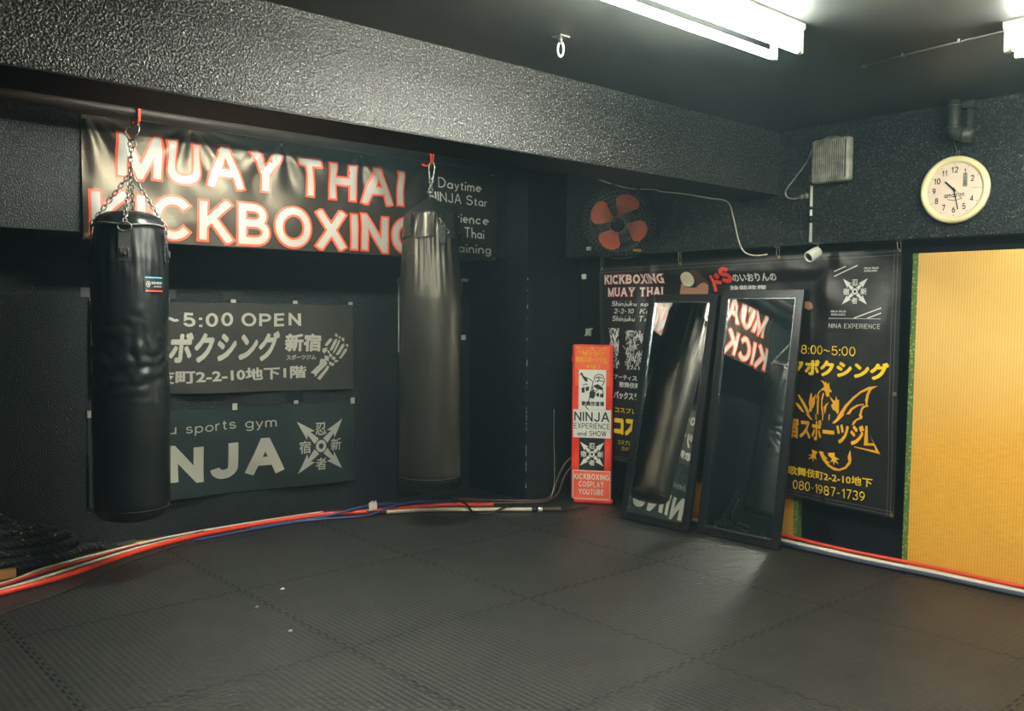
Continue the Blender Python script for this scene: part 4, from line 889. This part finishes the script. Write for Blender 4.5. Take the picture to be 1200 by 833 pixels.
cmr = empty('security_camera', (5.03, 2.86, LEDGE), 'white bullet camera under the ledge at the top of the dragon banner', 'camera')
ax = Vector((-.62, .22, -.36)).normalized(); q = ax.to_track_quat('Z', 'Y').to_matrix().to_4x4(); c0 = Vector((-.045, -.005, -.068))
b = MB(); b.lathe([(.024, -.045), (.030, -.040), (.034, -.02), (.035, .04), (.033, .046), (.029, .046), (.028, .036), (0, .036)], 28, capb=True); b.xf(Matrix.Translation(c0) @ q); b.build('housing', 'white_plastic', cmr)
b = MB(); b.lathe([(0, .0375), (.027, .0375)], 24); b.lathe([(.010, .040), (0, .041)], 16); b.xf(Matrix.Translation(c0) @ q); b.build('lens', 'black_plastic', cmr)
b = MB()
for k in range(4):
    a = k * PI / 2 + .4; b.lathe([(.0062, .0395), (0, .0405)], 10); b.xf(Matrix.Translation((.0175 * math.cos(a), .0175 * math.sin(a), 0)), len(b.v) - 20)
b.xf(Matrix.Translation(c0) @ q); b.build('diode', 'galv', cmr)
b = MB(); b.tube([(c0.x - ax.x * .02, c0.y - ax.y * .02, c0.z + .03), (-.01, -.01, -.02), (0, -.01, -.001)], .009, 8); b.box(-.025, -.03, -.006, .025, .02, -.0005, .002); b.build('mount', 'galv', cmr)

# ================================================================ duct and clock
b = MB(); dx, dy = 5.0, 2.062
b.tube([(dx, dy, CEIL - .001), (dx, dy, 2.47), (dx, dy - .006, 2.44), (dx, dy - .035, 2.422), (dx, dy - .10, 2.405)], [.033, .033, .035, .037, .037], 18)
t = tag(b.build('duct_pipe', 'duct_grey'), 'dull metal pipe with an elbow coming down from the ceiling above the clock', 'pipe')
b = MB()
for z in (2.585, 2.47): b.tube([(dx, dy, z), (dx, dy, z - .014)], .0375, 18)
b.tube([(dx, dy - .055, 2.418), (dx, dy - .07, 2.414)], .041, 18); b.build('collar', 'duct_grey', t)
b = MB(); b.box(5.055, 1.992, 2.45, XB - .0005, 2.014, CEIL - .002); b.box(5.03, 1.97, 2.565, XB - .0005, 2.03, 2.60); b.build('bracket', 'duct_grey', t)

CKY, CKZ, CR = 2.068, 2.137, .181
ck = empty('wall_clock', (XB, CKY, CKZ), 'round cream wall clock hanging from a wire below the duct pipe', 'clock')
ck.rotation_euler = (PI / 2, 0, -PI / 2)                         # local x to the picture's right, y up, z out of the wall
CT = .045
b = MB(); b.lathe([(0, .006), (CR - .006, .006), (CR, .012), (CR, CT - .012), (CR - .008, CT), (CR - .022, CT), (CR - .034, CT - .010), (CR - .036, CT - .016)], 72); b.build('rim', 'cream_plastic', ck)
b = MB(); b.lathe([(CR - .034, CT - .0145), (0, CT - .0145)], 72); b.build('face', 'clock_face', ck)
cs = lambda u, v, off=0.0: Vector((u, v, CT - .014 + off))
ps = []
for n in (1, 2, 4, 5, 6, 7, 8, 9, 10, 11, 12):
    a = PI / 2 - n * PI / 6; r = .107; wd = .015 if n < 10 else .030; wd = .008 if n == 1 else wd; wd = .022 if n == 11 else wd
    cx, cy = r * math.cos(a), r * math.sin(a); ps += fit(sans(str(n), .17, .16), cx - wd * .62, cy - .0165, cx + wd * .62, cy + .0165)
for n in range(60):
    a = n * PI / 30; r0, r1 = (.134, .140) if n % 5 == 0 else (.138, .140); hw = .0016 if n % 5 == 0 else .0006; c, s = math.cos(a), math.sin(a)
    if n % 5 == 0: ps.append([(r0 * c - hw * s, r0 * s + hw * c), (r0 * c + hw * s, r0 * s - hw * c), (r1 * c + hw * s, r1 * s - hw * c), (r1 * c - hw * s, r1 * s + hw * c)])
ps += [q for i in range(7) for q in rectp(.094 + i * .005, .0008, .094 + i * .005 + .003, .0034)]
printed('numerals', ps, cs, .0004, 'print_black', ck)
ps = fit(sans('amazon', .135, .12), -.052, -.042, .054, -.008, 0, .03) + linep([(-.035 + .072 * i / 10, -.049 - .008 * math.sin(PI * i / 10)) for i in range(11)], .003)
ps += linep([(.030, -.044), (.040, -.046), (.038, -.055)], .0025)
printed('lettering', ps, cs, .0005, 'print_black', ck)
st = printed('barcode_sticker', rectp(.044, .012, .068, .085), cs, .0004, 'unit_grey', ck)
printed('bars', [q for i in range(12) for q in rectp(.047, .016 + i * .0055, .065, .0175 + i * .0055 + (i % 3) * .0008)], cs, .0008, 'print_black', st)
def hand(name, ang, l0, l1, w0, off, mat):
    a = PI / 2 - ang; c, s = math.cos(a), math.sin(a); b = MB()
    b.box(-l0, -w0, CT - .014 + off, l1, w0, CT - .0130 + off); b.xf(Matrix.Rotation(a, 4, 'Z')); b.build(name, mat, ck)
hand('hour_hand', math.radians(314), 0.012, .068, .0045, .002, 'print_black'); hand('minute_hand', math.radians(168), 0.012, .110, .0030, .0035, 'print_black'); hand('second_hand', math.radians(128), .008, .032, .0010, .005, 'print_black')
b = MB(); b.lathe([(.006, CT - .014), (.006, CT - .007), (0, CT - .0065)], 14); b.build('hand_cap', 'print_black', ck)
b = MB(); zz = .02; b.tube([(-.012, CR - .002, zz), (.004, CR + .022, zz), (.016, CR + .03, zz), (.020, CR + .014, zz), (.008, CR - .002, zz)], .0025, 6); b.tube([(.004, CR + .022, zz), (-.004, CR + .07, zz + .02), (.010, CR + .100, .055)], .002, 6); b.build('hanging_wire', 'galv', ck)

# ================================================================ tatami mats
def tatami(y1, wd, ht, xf, lean, label):
    t = empty('tatami_mat', (xf, y1 - wd, 0), label, 'mat', 'tatami mats leaning on the wall'); t.rotation_euler = (0, lean, 0)
    b = MB(); e = .034; b.box(0.0005, e - .002, .002, .050, wd - e + .002, ht, .003); b.build('rush_surface', 'tatami', t)
    for a, c in ((0, e), (wd - e, wd)): b = MB(); b.box(-.001, a, .001, .0515, c, ht - .001, .004); b.build('edge_band', 'tatami_edge', t)
    return t
tatami(2.345, .90, 1.812, 5.158, .016, 'yellow rush tatami mat standing upright at the right edge of the picture')
tatami(3.945, .905, 1.72, 5.192, .003, 'yellow rush tatami mat mostly hidden behind the mirrors and the dragon banner')

# ================================================================ cables along the foot of the walls
def cable(name, pts, r, mat, label, cat='cable', group=None, n=8):
    b = MB(); b.tube([(p.x, p.y, max(p.z, r + .004)) for p in spline(pts, 5)], r, n); return tag(b.build(name, mat), label, cat, group)
cable('hose', [(.3, 4.6, .018), (.887, 4.949, .018), (1.05, 5.027, .018), (1.378, 5.133, .018), (1.847, 5.393, .018), (2.258, 5.530, .018), (2.69, 5.574, .018), (3.191, 5.548, .018), (3.466, 5.427, .018), (3.757, 5.345, .018), (4.030, 5.260, .018), (4.320, 5.030, .018)], .0165, 'hose_red', 'thick orange red hose snaking along the foot of the left wall', 'hose')
cable('cable', [(.35, 4.72, .010), (.905, 5.05, .010), (1.068, 5.109, .010), (1.227, 5.176, .010), (1.515, 5.320, .010), (1.88, 5.49, .010), (2.282, 5.600, .010)], .0085, 'cable_white', 'white cable lying against the thick red hose below the bag with four chains', 'cable', 'cables along the left wall')
cable('cable', [(.4, 4.78, .010), (.913, 5.095, .010), (1.078, 5.150, .010), (1.525, 5.362, .010), (1.887, 5.525, .010), (2.355, 5.635, .010)], .0085, 'cable_black', 'black cable between the white and red lines below the bag with four chains', 'cable', 'cables along the left wall')
cable('cable', [(.4, 4.86, .009), (.923, 5.148, .009), (1.087, 5.201, .009), (1.359, 5.34, .009), (1.691, 5.472, .009), (1.916, 5.56, .009)], .008, 'hose_red', 'thin red cable beside the black rope pile', 'cable', 'cables along the left wall')
cable('cable', [(.4, 4.90, .008), (.929, 5.18, .008), (1.134, 5.243, .008), (1.377, 5.409, .008), (1.899, 5.585, .008), (2.227, 5.655, .008), (2.728, 5.673, .008), (3.241, 5.655, .008)], .0075, 'cable_white', 'white cable lying closest to the left wall', 'cable', 'cables along the left wall')
cable('cable', [(2.215, 5.453, .009), (2.651, 5.493, .009), (2.903, 5.503, .009), (3.136, 5.451, .009), (3.42, 5.355, .012), (3.64, 5.35, .052), (3.86, 5.35, .052), (4.05, 5.37, .020), (4.276, 5.395, .012)], .0085, 'cable_blue', 'blue cable running in front of the hose towards the pillar, the front of two', 'cable', 'blue cables along the left wall')
cable('cable', [(2.613, 5.519, .010), (2.921, 5.522, .010), (3.165, 5.49, .020), (3.42, 5.445, .056), (3.62, 5.42, .058), (3.86, 5.41, .030), (4.266, 5.445, .012)], .0085, 'cable_blue', 'blue cable running towards the pillar just behind the other blue cable', 'cable', 'blue cables along the left wall')
wp = cable('pipe', [(3.571, 5.335, .018), (3.738, 5.265, .018), (3.913, 5.170, .018), (4.161, 4.970, .018), (4.461, 4.725, .018)], .014, 'cable_white', 'white plastic pipe on the floor in front of the pillar', 'pipe')
b = MB(); b.tube([(4.44, 4.742, .018), (4.475, 4.713, .018)], .0165, 10); b.build('joint', 'tape_black', wp)
b = MB(); b.tube([(4.475, 4.713, .018), (4.50, 4.692, .018)], .0165, 10); b.build('collar', 'tape_white', wp)
cable('handle', [(4.505, 4.688, .020), (4.54, 4.658, .020), (4.585, 4.62, .020), (4.603, 4.606, .020)], .016, 'cable_brown', 'brown grip lying at the end of the white pipe', 'grip')
cable('cable', [(4.61, 4.60, .006), (4.68, 4.59, .006), (4.76, 4.58, .006), (4.84, 4.56, .006)], .005, 'cable_black', 'thin black lead on the floor below the red sign', 'cable')
cable('cable', [(4.257, 5.344, .012), (4.438, 5.165, .012), (4.60, 5.02, .012), (4.71, 4.93, .012), (4.83, 4.93, .05), (4.93, 4.97, .16), (5.02, 4.97, .27), (5.08, 4.92, .33)], .011, 'cable_brown', 'brown cable bending up the wall behind the red sign', 'cable', 'brown cables by the pillar')
cable('cable', [(4.199, 5.272, .012), (4.378, 5.105, .012), (4.56, 4.97, .012), (4.70, 4.89, .012), (4.84, 4.88, .06), (4.95, 4.91, .19), (5.05, 4.86, .31)], .009, 'cable_brown', 'thinner brown cable in front of the other at the pillar foot', 'cable', 'brown cables by the pillar')
cable('cable', [(4.115, 5.52, .012), (4.10, 5.43, .036), (4.093, 5.24, .058), (4.075, 5.06, .056), (4.05, 4.93, .012), (4.133, 4.86, .012), (4.26, 4.83, .045), (4.34, 4.86, .046), (4.45, 4.98, .014)], .008, 'cable_black', 'black cable looping over the white pipe in front of the pillar', 'cable')
cable('cable', [(4.90, 4.99, .70), (4.89, 4.98, .50), (4.87, 4.95, .30), (4.84, 4.92, .12), (4.78, 4.90, .012)], .004, 'galv', 'thin grey lead hanging down beside the red sign', 'cable')
cable('hose', [(5.12, 4.3, .047), (5.10, 3.7, .047), (5.075, 3.059, .047), (5.050, 2.797, .047), (5.045, 2.574, .047), (5.060, 2.324, .047), (5.070, 2.086, .047), (5.070, 1.819, .046), (5.08, 1.3, .046), (5.08, 0.2, .046), (5.08, -1.4, .046)], .011, 'hose_red', 'thin red hose lying along the foot of the right wall', 'hose')
cable('cable', [(5.09, 4.3, .015), (5.07, 3.7, .015), (5.047, 3.053, .015), (5.044, 2.8, .015), (5.040, 2.577, .015), (5.050, 2.323, .015), (5.064, 2.09, .015), (5.064, 1.864, .015), (5.078, 1.659, .015), (5.079, 1.3, .015), (5.079, 0.2, .015), (5.079, -1.4, .015)], .0145, 'cable_white', 'thick white cable along the foot of the right wall', 'cable', 'cables along the right wall')
cable('cable', [(5.06, 4.3, .010), (5.04, 3.6, .010), (5.012, 3.035, .010), (5.008, 2.779, .010), (5.006, 2.559, .010), (5.022, 2.264, .010), (5.036, 2.08, .010), (5.036, 1.857, .010), (5.042, 1.647, .010), (5.045, 1.3, .010), (5.047, 0.2, .010), (5.047, -1.4, .010)], .010, 'cable_blue', 'blue cable in front of the white cable at the right wall', 'cable', 'cables along the right wall')
cable('cable', [(5.00, 3.3, .008), (4.978, 3.005, .008), (4.980, 2.762, .008), (4.980, 2.544, .008), (4.998, 2.252, .008), (5.013, 2.069, .008), (5.014, 1.847, .008), (5.018, 1.639, .008), (5.021, 1.3, .008), (5.023, 0.2, .008), (5.023, -1.4, .008)], .008, 'cable_black', 'black cable frontmost of the lines at the right wall', 'cable', 'cables along the right wall')
cable('cable', [(.6, 4.42, .004), (.985, 4.725, .004), (1.239, 4.845, .004), (1.42, 4.97, .004), (1.741, 5.225, .004), (2.20, 5.46, .004)], .0035, 'cable_black', 'thin black cord lying on the mats in front of the red hose', 'cord')
b = MB(); random.seed(8)
for i in range(7):
    x = 3.46 + random.uniform(0, .05); y = 5.39 + random.uniform(-.02, .02); b.add([(x, y, .036), (x + .03, y - .01, .038 + random.uniform(0, .02)), (x + .035, y + .01, .085 + random.uniform(0, .02)), (x + .004, y + .015, .08)], [(0, 1, 2, 3)])
b.box(3.455, 5.385, .034, 3.515, 5.440, .037)
tag(b.build('tape_tag', 'clear_tape'), 'crumpled clear tape stuck over the red hose', 'tape')

# ================================================================ black battle rope, heaped
def rope(paths):
    b = MB()
    for pts in paths:
        c = spline(pts, 14); R, r, pitch_ = .0125, .0135, .105; s = 0.0; prev = c[0]
        strands = [[], [], []]
        for i, p in enumerate(c):
            s += (p - prev).length; prev = p
            t = (c[min(i + 1, len(c) - 1)] - c[max(i - 1, 0)]).normalized(); a = t.cross(Vector((0, 0, 1)))
            a = a.normalized() if a.length > .05 else Vector((1, 0, 0)); q = t.cross(a)
            for k in range(3):
                f = s / pitch_ * 2 * PI + k * 2 * PI / 3; strands[k].append(p + a * R * math.cos(f) + q * R * math.sin(f))
        for st in strands: b.tube(st, r, 7)
    return b
def fine(pts):
    o = [Vector(p) for p in pts]; return o
loops = []
random.seed(21)
def loop(cx, cy, lx, ly, z, rot, n=10):
    out = []
    for i in range(n + 1):
        a = 2 * PI * i / n; x = lx * math.cos(a); y = ly * math.sin(a)
        out.append((cx + x * math.cos(rot) - y * math.sin(rot), cy + x * math.sin(rot) + y * math.cos(rot), z + random.uniform(-.006, .008)))
    return out
rp = [(.95, 5.70, .62), (1.04, 5.70, .46), (1.13, 5.69, .33), (1.24, 5.66, .235), (1.38, 5.62, .19)]
rp += loop(1.20, 5.56, .24, .07, .190, .0)[1:]
rp += loop(1.22, 5.545, .28, .085, .150, .05)[1:] + loop(1.25, 5.55, .30, .10, .105, -.05) + loop(1.21, 5.545, .32, .12, .065, .08) + loop(1.24, 5.545, .30, .115, .034, .0)
rp += [(1.56, 5.60, .028), (1.66, 5.64, .030), (1.74, 5.62, .028)]
rp2 = [(.98, 5.66, .50), (1.06, 5.65, .36), (1.13, 5.60, .25), (1.20, 5.52, .17)] + loop(1.18, 5.54, .24, .08, .215, .12)[2:9] + [(1.02, 5.47, .05)]
tag(rope([rp, rp2]).build('battle_rope', 'rope'), 'heap of thick black twisted rope with yellow flecks by the left wall', 'rope')
b = MB(); b.box(1.05, 5.335, .002, 1.195, 5.375, .05, .004); tag(b.build('wooden_block', 'cardboard'), 'small tan block lying at the foot of the rope heap', 'block')
b = MB()
b.tube([(1.80 + .0065 * i / 3, 5.60 + .0024 * i / 3 + .009 * math.cos(i * 1.6), .022 + .009 * math.sin(i * 1.6)) for i in range(60)], .0028, 5)
tag(b.build('coil_spring', 'galv'), 'pale coiled spring lying at the wall below the bag with four chains', 'spring')
b = MB(); b.add([(1.84, 5.60, .003), (1.96, 5.57, .003), (2.10, 5.665, .003), (1.98, 5.70, .003), (1.86, 5.68, .003)], [(0, 1, 2, 3, 4)]); b.add([(1.84, 5.60, .0015), (1.96, 5.57, .0015), (2.10, 5.665, .0015), (1.98, 5.70, .0015), (1.86, 5.68, .0015)], [(4, 3, 2, 1, 0)])
tag(b.build('cardboard_scrap', 'cardboard'), 'scrap of tan cardboard under the cables below the bag with four chains', 'scrap')
b = MB(); b.add([(4.18, 5.46, .003), (4.34, 5.30, .003), (4.42, 5.36, .003), (4.27, 5.52, .003)], [(0, 1, 2, 3)]); b.add([(4.18, 5.46, .001), (4.34, 5.30, .001), (4.42, 5.36, .001), (4.27, 5.52, .001)], [(3, 2, 1, 0)])
tag(b.build('cardboard_scrap', 'cardboard'), 'scrap of tan cardboard on the floor at the pillar', 'scrap')
for (x, y), s, lab in (((2.192, 4.24), .016, 'white paper speck on the mats, farthest of three'), ((1.927, 3.655), .014, 'white paper speck on the mats, nearest of three'), ((1.962, 4.06), .011, 'tiny white paper speck on the mats, left of the farthest speck')):
    b = MB(); b.add([(x - s, y - s * .4, .001), (x + s * .3, y - s, .001), (x + s, y + s * .3, .001), (x - s * .2, y + s * .6, .001), (x, y, s * .5)], [(0, 1, 4), (1, 2, 4), (2, 3, 4), (3, 0, 4), (3, 2, 1, 0)])
    tag(b.build('paper_scrap', 'tape_white'), lab, 'scrap', 'paper specks on the mats')
